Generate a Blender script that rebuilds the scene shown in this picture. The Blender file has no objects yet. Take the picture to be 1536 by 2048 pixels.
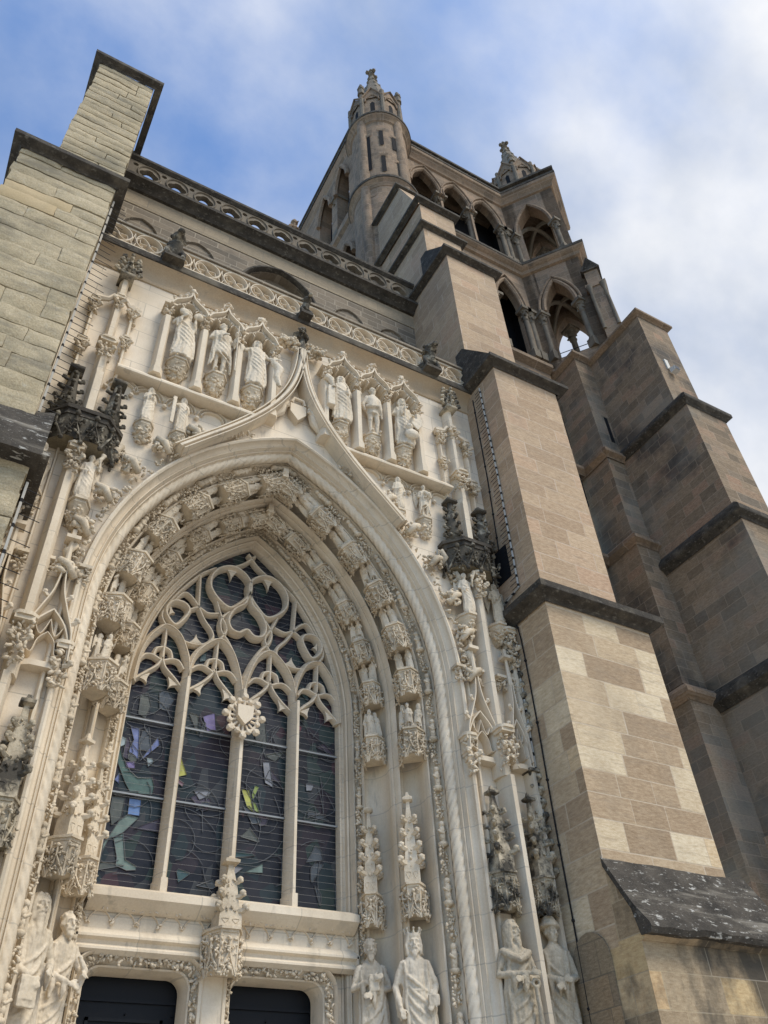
import bpy, math, random
from mathutils import Vector as V, Matrix, noise
PI = math.pi
R = math.radians
sc = bpy.context.scene
COL = sc.collection
# ------------------------------------------------------------------ camera
cd = bpy.data.cameras.new('camera')
cam = bpy.data.objects.new('camera', cd)
COL.objects.link(cam)
cd.sensor_fit = 'HORIZONTAL'
cd.sensor_width = 36
cd.lens = 36 * 1621.75 / 1536
cd.clip_start = .1
cd.clip_end = 2000
cam.matrix_world = Matrix(((.87233294, -.29406917, -.39058747, 0),
                           (-.48649215, -.6014812, -.63367638, -10),
                           (-.04858634, .74279451, -.66775421, 1.6),
                           (0, 0, 0, 1)))
sc.camera = cam
# ------------------------------------------------------------------ sky, sun, exposure
SUN_EL, SUN_AZ = R(52), R(28)          # azimuth measured from -Y (towards the viewer) to +X
w = bpy.data.worlds.new('World')
sc.world = w
w.use_nodes = True
wt = w.node_tree
wt.nodes.clear()
def wn(t, **k):
    n = wt.nodes.new(t)
    for a, b in k.items(): setattr(n, a, b)
    return n
wo = wn('ShaderNodeOutputWorld')
bg = wn('ShaderNodeBackground')
sky = wn('ShaderNodeTexSky', sky_type='NISHITA', sun_disc=False, sun_elevation=SUN_EL, sun_rotation=PI - SUN_AZ, dust_density=.4, ozone_density=2.5, air_density=1.0)
tc = wn('ShaderNodeTexCoord')
mp = wn('ShaderNodeMapping')
mp.inputs['Scale'].default_value = (1.6, 1.9, 1.6)
mp.inputs['Location'].default_value = (.35, .1, .2)
wt.links.new(tc.outputs['Generated'], mp.inputs['Vector'])
n1 = wn('ShaderNodeTexNoise'); n1.inputs['Scale'].default_value = 1.9; n1.inputs['Detail'].default_value = 10; n1.inputs['Roughness'].default_value = .54
n1.inputs['Distortion'].default_value = .0
wt.links.new(mp.outputs[0], n1.inputs['Vector'])
dot = wn('ShaderNodeVectorMath', operation='DOT_PRODUCT')     # more cloud towards the south (right)
dot.inputs[1].default_value = (1, -.12, 0)
wt.links.new(tc.outputs['Generated'], dot.inputs[0])
mb_ = wn('ShaderNodeMath', operation='MULTIPLY_ADD'); mb_.inputs[1].default_value = .55; mb_.inputs[2].default_value = .0
wt.links.new(dot.outputs['Value'], mb_.inputs[0])
ad = wn('ShaderNodeMath', operation='ADD')
wt.links.new(n1.outputs[0], ad.inputs[0]); wt.links.new(mb_.outputs[0], ad.inputs[1])
mr = wn('ShaderNodeMapRange', interpolation_type='SMOOTHSTEP'); mr.inputs[1].default_value = .22; mr.inputs[2].default_value = .9
wt.links.new(ad.outputs[0], mr.inputs[0])
n2 = wn('ShaderNodeTexNoise'); n2.inputs['Scale'].default_value = 2.3; n2.inputs['Detail'].default_value = 9
wt.links.new(mp.outputs[0], n2.inputs['Vector'])
cr = wn('ShaderNodeValToRGB')
cr.color_ramp.elements[0].position = .34; cr.color_ramp.elements[0].color = (.43, .50, .63, 1)
cr.color_ramp.elements[1].position = .66; cr.color_ramp.elements[1].color = (.93, .935, .95, 1)
wt.links.new(n2.outputs[0], cr.inputs[0])
cs = wn('ShaderNodeVectorMath', operation='SCALE'); cs.inputs['Scale'].default_value = 5.9
wt.links.new(cr.outputs[0], cs.inputs[0])
mx = wn('ShaderNodeMix', data_type='RGBA')
tint = wn('ShaderNodeMix', data_type='RGBA', blend_type='MULTIPLY'); tint.inputs[0].default_value = 1
tint.inputs[7].default_value = (1.06, 1.27, 1.45, 1)
wt.links.new(sky.outputs[0], tint.inputs[6])
wt.links.new(mr.outputs[0], mx.inputs[0]); wt.links.new(tint.outputs[2], mx.inputs[6]); wt.links.new(cs.outputs[0], mx.inputs[7])
wt.links.new(mx.outputs[2], bg.inputs[0])
bg.inputs[1].default_value = .1
wt.links.new(bg.outputs[0], wo.inputs[0])
sd = bpy.data.lights.new('sun', 'SUN')
sd.energy = 1.55; sd.angle = R(26); sd.color = (1, .93, .82)
so = bpy.data.objects.new('sun', sd)
COL.objects.link(so)
sdir = V((math.sin(SUN_AZ) * math.cos(SUN_EL), -math.cos(SUN_AZ) * math.cos(SUN_EL), math.sin(SUN_EL)))
so.rotation_euler = sdir.to_track_quat('Z', 'Y').to_euler()
so.location = sdir * 60
sc.view_settings.view_transform = 'Standard'
sc.view_settings.look = 'None'
sc.view_settings.exposure = .88
sc.view_settings.gamma = 1
# ------------------------------------------------------------------ materials
def mat(name, rough=.9):
    m = bpy.data.materials.new(name)
    m.use_nodes = True
    t = m.node_tree
    b = t.nodes['Principled BSDF']
    b.inputs['Roughness'].default_value = rough
    b.inputs['Specular IOR Level'].default_value = .25
    return m, t, b
def nd(t, typ, ins=None, **k):
    n = t.nodes.new(typ)
    for a, b in k.items(): setattr(n, a, b)
    for a, b in (ins or {}).items():
        if isinstance(b, bpy.types.NodeSocket): t.links.new(b, n.inputs[a])
        else: n.inputs[a].default_value = b
    return n
def math_(t, op, a, b=None, c=None):
    i = {0: a}
    if b is not None: i[1] = b
    if c is not None: i[2] = c
    return nd(t, 'ShaderNodeMath', i, operation=op).outputs[0]
def ramp(t, fac, stops, interp='LINEAR'):
    n = nd(t, 'ShaderNodeValToRGB', {0: fac})
    n.color_ramp.interpolation = interp
    e = n.color_ramp.elements
    while len(e) < len(stops): e.new(.5)
    for k, (p, c) in enumerate(stops):
        e[k].position = p
        e[k].color = (c, c, c, 1) if isinstance(c, (int, float)) else (*c, 1)
    return n.outputs[0]
def mixc(t, fac, a, b, blend='MIX'):
    n = nd(t, 'ShaderNodeMix', data_type='RGBA', blend_type=blend)
    for i, v in ((0, fac), (6, a), (7, b)):
        if isinstance(v, bpy.types.NodeSocket): t.links.new(v, n.inputs[i])
        else: n.inputs[i].default_value = v if i == 0 else (*v, 1)
    return n.outputs[2]
def noi(t, vec, scale, detail=5, rough=.55, dist=0, stretch=None):
    if stretch: vec = nd(t, 'ShaderNodeMapping', {'Vector': vec, 'Scale': stretch}).outputs[0]
    return nd(t, 'ShaderNodeTexNoise', {'Vector': vec, 'Scale': scale, 'Detail': detail, 'Roughness': rough, 'Distortion': dist}).outputs[0]
def pos(t): return nd(t, 'ShaderNodeNewGeometry').outputs['Position']
def stains(t, col, p, lst):
    for (scale, lo, hi, c, amt, st) in lst:
        f = ramp(t, noi(t, p, scale, 6, .62, 0, st), ((lo, 0.), (hi, 1.)))
        col = mixc(t, math_(t, 'MULTIPLY', f, amt), col, c)
    return col
WARM = (1.035, .985, .905)
def wm(c): return tuple(a * b_ for a, b_ in zip(c, WARM))
def ashlar(name, pal, bw, bh, mort=.012, mcol=(.4, .36, .3), mamt=.8, bump=.25, grain=.25, st=(), patches=None, rough=.9):
    m, t, b = mat(name, rough)
    uv = nd(t, 'ShaderNodeUVMap', uv_map='UVMap').outputs[0]
    p = pos(t)
    s = nd(t, 'ShaderNodeSeparateXYZ', {0: uv})
    v = math_(t, 'MULTIPLY_ADD', math_(t, 'SINE', math_(t, 'MULTIPLY', s.outputs[1], 2.3 / bh * .34)), .2 * bh, s.outputs[1])
    row = math_(t, 'FLOOR', math_(t, 'DIVIDE', v, bh))
    wn_ = nd(t, 'ShaderNodeTexWhiteNoise', {'W': row}, noise_dimensions='1D').outputs[0]
    u = math_(t, 'MULTIPLY', s.outputs[0], math_(t, 'MULTIPLY_ADD', wn_, .7, .7))
    u = math_(t, 'MULTIPLY_ADD', wn_, 17.3, u)
    u = math_(t, 'MULTIPLY_ADD', math_(t, 'SINE', math_(t, 'MULTIPLY_ADD', u, 1.9 / bw, wn_)), .16 * bw, u)
    vec = nd(t, 'ShaderNodeCombineXYZ', {0: u, 1: v}).outputs[0]
    br = nd(t, 'ShaderNodeTexBrick', {'Vector': vec, 'Color1': (0, 0, 0, 1), 'Color2': (1, 1, 1, 1), 'Mortar': (.5, .5, .5, 1), 'Scale': 1, 'Mortar Size': mort,
            'Mortar Smooth': .3, 'Bias': 0, 'Brick Width': bw, 'Row Height': bh})
    br.offset = 0
    col = ramp(t, br.outputs['Color'], [(a, wm(c)) for a, c in pal])
    g = noi(t, p, 9, 8, .7, 0, (1, 1, 3.5))
    g2 = noi(t, p, 60, 4, .7)
    col = mixc(t, grain, col, ramp(t, g, ((.3, .12), (.7, .95))), 'SOFT_LIGHT')
    col = mixc(t, grain * .8, col, ramp(t, g2, ((.3, .2), (.7, .8))), 'SOFT_LIGHT')
    col = stains(t, col, p, st)
    mf = math_(t, 'MULTIPLY', br.outputs['Fac'], ramp(t, noi(t, p, 2.2, 3), ((.3, mamt * .35), (.6, mamt))))
    col = mixc(t, mf, col, mcol)
    t.links.new(col, b.inputs['Base Color'])
    h = math_(t, 'MULTIPLY_ADD', g, .35, math_(t, 'MULTIPLY', br.outputs['Fac'], -1.0))
    h = math_(t, 'MULTIPLY_ADD', g2, .2, h)
    h = math_(t, 'MULTIPLY_ADD', br.outputs['Color'], .25, h)
    bp = nd(t, 'ShaderNodeBump', {'Height': h, 'Strength': bump, 'Distance': .03})
    t.links.new(bp.outputs[0], b.inputs['Normal'])
    return m
def carved(name, c1, c2, st=(), bump=.25, grain=.3, scale=1.3, rough=.88, joints=None):
    m, t, b = mat(name, rough)
    p = pos(t)
    col = ramp(t, noi(t, p, scale, 6, .6), ((.32, wm(c1)), (.68, wm(c2))))
    col = mixc(t, grain, col, ramp(t, noi(t, p, 38, 5, .7), ((.3, .15), (.7, .85))), 'SOFT_LIGHT')
    col = stains(t, col, p, st)
    if joints:
        uv = nd(t, 'ShaderNodeUVMap', uv_map='UVMap').outputs[0]
        br = nd(t, 'ShaderNodeTexBrick', {'Vector': uv, 'Color1': (0, 0, 0, 1), 'Color2': (1, 1, 1, 1), 'Mortar': (.5, .5, .5, 1), 'Scale': 1, 'Mortar Size': .009,
                'Mortar Smooth': .2, 'Brick Width': joints[0], 'Row Height': joints[1]})
        col = mixc(t, .5, col, ramp(t, br.outputs['Color'], ((0, .42), (1, .58))), 'SOFT_LIGHT')
        col = mixc(t, math_(t, 'MULTIPLY', br.outputs['Fac'], .65), col, joints[2])
    t.links.new(col, b.inputs['Base Color'])
    bp = nd(t, 'ShaderNodeBump', {'Height': noi(t, p, 24, 8, .7), 'Strength': bump, 'Distance': .02})
    t.links.new(bp.outputs[0], b.inputs['Normal'])
    return m
def plain(name, c, rough=.6, metal=0):
    m, t, b = mat(name, rough)
    b.inputs['Base Color'].default_value = (*c, 1)
    b.inputs['Metallic'].default_value = metal
    return m
BLACK = (.022, .02, .018)
M = {}
cream_st = [(.55, .5, .72, (.47, .385, .265), .55, None), (3.0, .54, .74, (.36, .315, .24), .5, (1, 1, .16)), (.9, .64, .78, (.54, .385, .22), .5, (1, 1, .4)), (5.5, .6, .72, (.25, .22, .175), .45, (1, 1, .3))]
M['panel'] = carved('portal_panel_stone', (.63, .56, .46), (.74, .68, .585), cream_st, .2, .25, .8, joints=(.95, .46, (.40, .35, .27)))
M['cream'] = carved('portal_moulding_stone', (.58, .51, .405), (.70, .63, .52), cream_st, .2, .22, 1.1)
M['jamb'] = carved('portal_jamb_stone', (.60, .53, .425), (.72, .655, .545), cream_st, .2, .25, .9, joints=(1.5, .62, (.44, .385, .30)))
M['tan'] = carved('tan_cornice_stone', (.36, .28, .19), (.47, .385, .28), cream_st, .2, .3, 1.0)
M['carve'] = carved('carved_limestone', (.52, .45, .345), (.68, .61, .495), [(1.6, .48, .68, (.30, .255, .185), .7, None), (.8, .66, .8, (.46, .27, .14), .4, None)], .4, .45, 2.4)
M['statue'] = carved('statue_limestone', (.55, .49, .39), (.69, .63, .53), [(4, .52, .66, (.30, .26, .20), .6, (1, 1, .3)), (14, .58, .68, (.33, .29, .22), .45, (1, 1, .5)), (.8, .72, .85, (.55, .37, .2), .5, None)], .2, .3, 2)
M['grey_statue'] = carved('weathered_statue_stone', (.36, .32, .25), (.48, .43, .34), [(3, .5, .75, (.12, .11, .09), .7, (1, 1, .45))], .3, .4, 2)
M['dirty'] = carved('half_blackened_carving', (.34, .30, .23), (.50, .45, .35), [(3.2, .42, .58, (.035, .032, .027), .93, None)], .4, .4, 2)
M['black'] = carved('blackened_carving', (.04, .036, .03), (.11, .10, .08), [(5, .53, .64, (.36, .32, .24), .85, None)], .5, .4, 3)
M['drip'] = carved('black_weathered_dripstone', (.032, .029, .025), (.075, .067, .056), [(9, .56, .7, (.20, .18, .145), .7, (1, 1, 2)), (1.1, .54, .7, (.17, .145, .105), .75, None)], .6, .4, 4)
M['lichen'] = carved('lichen_slope_stone', (.032, .029, .025), (.085, .076, .064), [(1.1, .56, .68, (.27, .24, .19), .75, (.4, 3, 3)), (13, .6, .66, (.50, .48, .42), .8, (.4, 1, 1)), (24, .6, .67, (.30, .28, .24), .7, (.6, 1, 1))], .9, .5, 3)
BST = (0.07, .062, .05)
M['buttress'] = ashlar('buttress_ashlar', ((0, (.335, .245, .165)), (.3, (.375, .28, .192)), (.52, (.41, .31, .213)), (.72, (.45, .345, .24)), (1, (.42, .295, .205))), .92, .40, .012, (.50, .40, .30), .9, .35, .55,
    [(.5, .48, .7, (.25, .195, .14), .5, (1, 1, .5)), (3.2, .55, .74, (.215, .168, .122), .55, (.5, .5, 3)), (.35, .58, .72, (.46, .31, .21), .45, None), (7, .6, .75, (.52, .43, .31), .35, (.4, .4, 2))])
M['patched'] = ashlar('patched_buttress_ashlar', ((0, (.30, .225, .15)), (.15, (.345, .26, .175)), (.35, (.385, .295, .20)), (.55, (.42, .325, .22)), (.68, (.46, .365, .25)), (.8, (.55, .46, .325)), (.92, (.61, .525, .385)), (1, (.54, .41, .255))), .95, .43, .011, (.54, .455, .34), .7, .35, .55,
    [(.45, .5, .68, (.25, .195, .135), .55, (1, 1, .6)), (4, .54, .72, (.24, .185, .13), .5, (.5, .5, 3)), (.6, .58, .74, (.54, .43, .29), .4, None)])
M['base'] = ashlar('stained_base_ashlar', ((0, (.26, .20, .13)), (.4, (.35, .28, .19)), (.6, (.48, .36, .2)), (.75, (.56, .48, .33)), (1, (.42, .25, .11))), .95, .5, .01, (.35, .3, .22), .6, .25, .45,
    [(.9, .44, .56, (.05, .046, .038), .85, (1, 1, .55)), (5, .6, .8, (.12, .1, .08), .4, None)])
M['side'] = ashlar('shaded_buttress_ashlar', ((0, (.155, .125, .085)), (.4, (.205, .165, .115)), (.62, (.25, .20, .135)), (.8, (.21, .165, .115)), (1, (.33, .24, .145))), .8, .42, .009, (.12, .1, .075), .7, .25, .5,  # darker copy of the buttress stone, with shade put into the colour
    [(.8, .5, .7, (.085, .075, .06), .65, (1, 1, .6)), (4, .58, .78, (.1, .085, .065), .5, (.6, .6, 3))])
M['tower'] = ashlar('tower_brown_sandstone', ((0, (.17, .128, .091)), (.35, (.21, .158, .112)), (.7, (.245, .184, .13)), (1, (.265, .19, .134))), .72, .32, .013, (.30, .235, .175), .8, .35, .55,
    [(.5, .52, .74, (.10, .085, .066), .6, (1, 1, .6)), (1.6, .56, .72, (.065, .058, .048), .6, (1, 1, .5))])
M['brown'] = ashlar('dark_brown_ashlar', ((0, (.15, .12, .087)), (.2, (.19, .147, .103)), (.4, (.225, .173, .12)), (.55, (.255, .197, .137)), (.68, (.275, .187, .13)), (.8, (.235, .18, .125)), (.9, (.14, .12, .096)), (1, (.31, .233, .16))), .62, .285, .011, (.32, .255, .183), .6, .35, .55,
    [(.34, .52, .62, (.06, .054, .046), .8, None), (1.4, .55, .72, (.12, .095, .068), .5, None), (.25, .5, .62, (.24, .225, .185), .5, None)])
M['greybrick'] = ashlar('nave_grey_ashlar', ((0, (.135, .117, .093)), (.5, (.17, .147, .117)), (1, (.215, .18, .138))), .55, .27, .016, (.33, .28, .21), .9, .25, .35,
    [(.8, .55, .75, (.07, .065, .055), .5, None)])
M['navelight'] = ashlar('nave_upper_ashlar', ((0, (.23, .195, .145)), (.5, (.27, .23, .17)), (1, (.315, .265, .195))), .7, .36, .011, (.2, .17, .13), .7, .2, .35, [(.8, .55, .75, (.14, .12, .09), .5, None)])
M['rubble'] = carved('lichened_old_stone', (.36, .31, .21), (.48, .42, .30), [(.8, .5, .66, (.21, .185, .125), .6, None), (2.2, .52, .68, (.15, .135, .10), .6, (.35, 1, 1.8)), (9, .58, .72, (.50, .465, .365), .5, None), (.45, .62, .72, (.06, .054, .045), .8, (1, 1, 1.2)), (30, .6, .75, (.18, .165, .12), .4, None)], 1.0, .6, 1.5)
M['rubble_patch'] = carved('yellow_repair_block', (.40, .325, .20), (.44, .36, .23), (), .3, .3, 2)
M['mortar_dark'] = carved('eroded_joint', (.24, .215, .16), (.34, .305, .225), (), .6, .4, 5)
M['darkshaft'] = carved('grey_column_stone', (.13, .112, .088), (.20, .175, .138), [(1.5, .5, .7, (.07, .062, .05), .7, (1, 1, .5))], .3, .3, 2)
M['interior'] = plain('dark_tower_interior', (.02, .019, .02), .95)
M['slit'] = plain('dark_opening', (.008, .008, .009), .95)  # near-black colour stands in for the dark inside slits and arches
M['wire'] = plain('galvanised_wire', (.42, .41, .38), .5, .3)
M['guard'] = plain('thin_guard_wire', (.30, .29, .27), .6, .2)
M['cable'] = plain('black_cable', (.012, .011, .011), .7)
M['spike'] = plain('spike_strip_plastic', (.45, .43, .38), .6)
M['lead'] = plain('lead_came', (.095, .10, .105), .5, .3)
M['bar'] = plain('saddle_bar_steel', (.25, .26, .26), .45, .4)
M['door'] = plain('blue_black_painted_wood', (.004, .005, .007), .5)
M['lampmetal'] = plain('grey_lamp_housing', (.55, .53, .47), .5)
M['lampglass'] = plain('dark_lamp_lens', (.05, .05, .05), .2)
m, t, b = mat('dark_leaded_glass', .3)
p = pos(t)
vo = nd(t, 'ShaderNodeTexVoronoi', {'Vector': nd(t, 'ShaderNodeMapping', {'Vector': p, 'Scale': (1, 1, .7)}).outputs[0], 'Scale': 4.2, 'Randomness': 1})
cc = ramp(t, nd(t, 'ShaderNodeSeparateColor', {0: vo.outputs['Color']}).outputs[0], ((0, (.010, .011, .015)), (.3, (.02, .02, .024)), (.5, (.03, .021, .026)), (.64, (.02, .034, .036)), (.78, (.055, .058, .058)), (.88, (.035, .055, .045)), (.95, (.07, .035, .04)), (1, (.05, .06, .10))), 'CONSTANT')
cc = mixc(t, .3, cc, ramp(t, noi(t, p, 3, 4), ((.3, (.01, .012, .016)), (.7, (.05, .052, .06)))))
t.links.new(cc, b.inputs['Base Color'])
b.inputs['Specular IOR Level'].default_value = .22
bp = nd(t, 'ShaderNodeBump', {'Height': noi(t, p, 5, 3), 'Strength': .12, 'Distance': .05})
t.links.new(bp.outputs[0], b.inputs['Normal'])
M['glass'] = m
GC = dict(blue=(.15, .18, .34), sky=(.12, .2, .38), white=(.30, .36, .36), green=(.075, .125, .10), pale=(.15, .20, .165), violet=(.2, .16, .31), grey=(.22, .22, .23), olive=(.09, .095, .075),
          yellow=(.40, .40, .09), lime=(.24, .30, .07), red=(.13, .03, .045), pink=(.26, .15, .17), teal=(.04, .08, .078), dusk=(.06, .045, .06), slate=(.075, .085, .09))
for k, c in GC.items():
    m, t, b = mat('stained_glass_' + k, .25)
    pp = pos(t)
    t.links.new(ramp(t, noi(t, pp, 6, 4), ((.3, tuple(x * .65 for x in c)), (.7, tuple(x * 1.25 for x in c)))), b.inputs['Base Color'])
    b.inputs['Specular IOR Level'].default_value = .45
    M['g_' + k] = m
# ------------------------------------------------------------------ mesh helpers
def _ico(sub):
    import bmesh
    bm = bmesh.new(); bmesh.ops.create_icosphere(bm, subdivisions=sub, radius=1)
    vs = [tuple(v.co) for v in bm.verts]; fs = [tuple(v.index for v in f.verts) for f in bm.faces]
    bm.free(); return vs, fs
ICO = {1: _ico(1), 2: _ico(2), 3: _ico(3)}
def rng(seed): return random.Random(seed)
class MB:
    """collects shapes; build() links them as ONE mesh object"""
    def __init__(s): s.v = []; s.f = []; s.mi = []; s.T = None; s.m = 0
    def add(s, vs, fs):
        n = len(s.v)
        if s.T is not None: vs = [s.T @ V(v) for v in vs]
        s.v.extend(tuple(v) for v in vs)
        s.f.extend(tuple(i + n for i in f) for f in fs)
        s.mi.extend([s.m] * len(fs))
        return s
    def box(s, x0, x1, y0, y1, z0, z1):
        return s.add([(x0, y0, z0), (x1, y0, z0), (x1, y1, z0), (x0, y1, z0), (x0, y0, z1), (x1, y0, z1), (x1, y1, z1), (x0, y1, z1)],
                     [(0, 3, 2, 1), (4, 5, 6, 7), (0, 1, 5, 4), (1, 2, 6, 5), (2, 3, 7, 6), (3, 0, 4, 7)])
    def quad(s, a, b, c, d): return s.add([a, b, c, d], [(0, 1, 2, 3)])
    def prism(s, pts, h0, h1, ax='y', scale=1):
        """polygon pts extruded along ax from h0 to h1 (far end scaled about its centre)"""
        n = len(pts)
        cx = sum(p[0] for p in pts) / n; cz = sum(p[1] for p in pts) / n
        q = [(cx + (p[0] - cx) * scale, cz + (p[1] - cz) * scale) for p in pts]
        mk = {'y': lambda p, h: (p[0], h, p[1]), 'z': lambda p, h: (p[0], p[1], h), 'x': lambda p, h: (h, p[0], p[1])}[ax]
        area = sum(pts[i][0] * pts[(i + 1) % n][1] - pts[(i + 1) % n][0] * pts[i][1] for i in range(n))
        a = list(range(n)); b = list(range(n, 2 * n))
        fs = [(i, (i + 1) % n, n + (i + 1) % n, n + i) for i in range(n)] + [tuple(reversed(a)), tuple(b)]
        if (area > 0) == (ax == 'y'): fs = [tuple(reversed(f)) for f in fs]
        if h1 < h0: fs = [tuple(reversed(f)) for f in fs]
        return s.add([mk(p, h0) for p in pts] + [mk(p, h1) for p in q], fs)
    def tube(s, path, r, n=6, closed=False, cap=True):
        P_ = [V(p) for p in path]; k = len(P_)
        rs = r if isinstance(r, (list, tuple)) else [r] * k
        vs = []; fs = []; u = None
        for i in range(k):
            d = (P_[(i + 1) % k] - P_[i - 1]) if closed else (P_[min(i + 1, k - 1)] - P_[max(i - 1, 0)])
            if d.length < 1e-9: d = V((0, 0, 1))
            d.normalize()
            if u is None: u = d.orthogonal()
            u = u - d * u.dot(d)
            u = d.orthogonal() if u.length < 1e-6 else u
            u.normalize(); w_ = d.cross(u)
            for j in range(n):
                a = 2 * PI * j / n
                vs.append(P_[i] + (u * math.cos(a) + w_ * math.sin(a)) * rs[i])
        for i in range(k if closed else k - 1):
            for j in range(n):
                fs.append((i * n + j, i * n + (j + 1) % n, ((i + 1) % k) * n + (j + 1) % n, ((i + 1) % k) * n + j))
        if cap and not closed:
            fs.append(tuple(reversed(range(n)))); fs.append(tuple(range((k - 1) * n, k * n)))
        return s.add(vs, fs)
    def lathe(s, prof, n=16, c=(0, 0, 0), a0=0, a1=2 * PI, cap=True):
        full = abs(a1 - a0 - 2 * PI) < 1e-6
        m_ = n if full else n + 1
        vs = [(c[0] + r * math.cos(a0 + (a1 - a0) * j / n), c[1] + r * math.sin(a0 + (a1 - a0) * j / n), c[2] + z) for r, z in prof for j in range(m_)]
        fs = []
        for i in range(len(prof) - 1):
            for j in range(n):
                fs.append((i * m_ + j, i * m_ + (j + 1) % m_, (i + 1) * m_ + (j + 1) % m_, (i + 1) * m_ + j))
        if cap and full:
            fs.append(tuple(reversed(range(m_)))); fs.append(tuple(range((len(prof) - 1) * m_, len(prof) * m_)))
        return s.add(vs, fs)
    def ball(s, c, r, sub=1, rot=None):
        r = (r, r, r) if isinstance(r, (int, float)) else r
        vs, fs = ICO[sub]
        c = V(c)
        if rot is None: return s.add([(c.x + x * r[0], c.y + y * r[1], c.z + z * r[2]) for x, y, z in vs], fs)
        return s.add([c + rot @ V((x * r[0], y * r[1], z * r[2])) for x, y, z in vs], fs)
    def loft(s, rows, closed=False):
        n = len(rows[0]); fs = []
        for i in range(len(rows) - 1):
            for j in range(n if closed else n - 1):
                fs.append((i * n + j, i * n + (j + 1) % n, (i + 1) * n + (j + 1) % n, (i + 1) * n + j))
        return s.add([p for r_ in rows for p in r_], fs)
    def strip(s, path, wd, yf, yb, ch=.35, closed=False, taper=None):
        """moulded bar along a path of (x,z) in a plane parallel to the facade: front at yf, back at yb"""
        k = len(path); rows = []
        for i in range(k):
            a = V(path[i - 1]) if (closed or i) else V(path[0])
            b = V(path[(i + 1) % k]) if (closed or i < k - 1) else V(path[-1])
            d = b - a
            if d.length < 1e-9: d = V((1, 0))
            d.normalize(); nn = V((-d[1], d[0]))
            h = wd / 2 * (taper(i / (k - 1)) if taper else 1)
            dy = (yb - yf)
            pr = [(-h, yb), (-h, yf + dy * .45), (-h * ch, yf), (h * ch, yf), (h, yf + dy * .45), (h, yb)]
            rows.append([(path[i][0] + nn[0] * o, y, path[i][1] + nn[1] * o) for o, y in pr])
        if closed: rows.append(rows[0])
        s.loft(rows)
        if not closed:
            n = len(s.v)
            s.add([], [])
            for r_ in (rows[0], rows[-1]): s.add(r_, [tuple(range(6))])
        return s
    def build(s, name, mats, parent=None, smooth=True, angle=40, uv=True, loc=(0, 0, 0)):
        me = bpy.data.meshes.new(name)
        L = V(loc)
        me.from_pydata([tuple(V(v) - L) for v in s.v] if L.length else s.v, [], s.f)
        return finish(me, name, mats, parent, smooth, angle, uv, s.mi, loc)
def finish(me, name, mats, parent=None, smooth=True, angle=40, uv=True, mi=None, loc=(0, 0, 0)):
    mats = mats if isinstance(mats, (list, tuple)) else [mats]
    for k in mats: me.materials.append(M[k])
    if mi and len(mats) > 1: me.polygons.foreach_set('material_index', mi)
    import bmesh
    bm = bmesh.new(); bm.from_mesh(me)
    bmesh.ops.recalc_face_normals(bm, faces=bm.faces)
    bm.to_mesh(me); bm.free()
    if uv:
        ul = me.uv_layers.new(name='UVMap')
        data = [0.] * (2 * len(me.loops))
        vc = [v.co for v in me.vertices]
        for p_ in me.polygons:
            nx, ny, nz = p_.normal
            h = math.hypot(nx, ny)
            if h > .25:
                tx, ty = -ny / h, nx / h
                if abs(tx) < abs(ty): sg = 1 if ty > 0 else -1
                else: sg = 1 if tx > 0 else -1
                for li in p_.loop_indices:
                    c = vc[me.loops[li].vertex_index]
                    data[2 * li] = ((c.x + loc[0]) * tx + (c.y + loc[1]) * ty) * sg; data[2 * li + 1] = c.z + loc[2]
            else:
                for li in p_.loop_indices:
                    c = vc[me.loops[li].vertex_index]
                    data[2 * li] = c.x + loc[0]; data[2 * li + 1] = c.y + loc[1]
        ul.data.foreach_set('uv', data)
    if smooth:
        me.polygons.foreach_set('use_smooth', [True] * len(me.polygons))
        if angle < 179: me.set_sharp_from_angle(angle=R(angle))
    me.update()
    o = bpy.data.objects.new(name, me)
    COL.objects.link(o)
    if parent is not None:
        o.parent = parent
        o.location = V(loc) - V(parent['base']) if 'base' in parent else V(loc)
    else: o.location = loc
    return o
def tag(o, label=None, cat=None, group=None, kind=None):
    if label: o['label'] = label
    if cat: o['category'] = cat
    if group: o['group'] = group
    if kind: o['kind'] = kind
    return o
def thing(name, label, cat, loc=(0, 0, 0), group=None, mx_=None):
    o = bpy.data.objects.new(name, None)
    COL.objects.link(o)
    o.empty_display_size = .2
    o.location = loc
    if mx_ is not None: o.matrix_world = mx_
    return tag(o, label, cat, group)
def part(mb, name, mats, root, world=True, **k):
    """a child of root; world=True: the shape was written in world coordinates"""
    o = mb.build(name, mats, None, **k)
    o.parent = root
    if world: o.location = -V(root.location)
    return o
def sub(mb, name, mats, par, **k):
    """a sub-part, written in world coordinates"""
    o = mb.build(name, mats, None, **k)
    o.parent = par
    o.location = (0, 0, 0)
    return o
def dup(root, mx_, label, group=None):
    r = root.copy(); COL.objects.link(r)
    r.matrix_world = mx_
    r['label'] = label
    if group: r['group'] = group
    for ch in list(root.children):
        c = ch.copy(); COL.objects.link(c); c.parent = r
        for g in ch.children:
            d = g.copy(); COL.objects.link(d); d.parent = c
    return r
def smooth(pts, n=6, closed=False):
    k = len(pts); out = []
    for i in range(k if closed else k - 1):
        g = lambda j: pts[j % k] if closed else pts[max(0, min(k - 1, j))]
        p0, p1, p2, p3 = g(i - 1), g(i), g(i + 1), g(i + 2)
        for s_ in range(n):
            t_ = s_ / n
            out.append(tuple(.5 * ((2 * b) + (c - a) * t_ + (2 * a - 5 * b + 4 * c - d) * t_ * t_ + (3 * b - a - 3 * c + d) * t_ ** 3) for a, b, c, d in zip(p0, p1, p2, p3)))
    if not closed: out.append(tuple(pts[-1]))
    return out
_tmp = []
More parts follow.
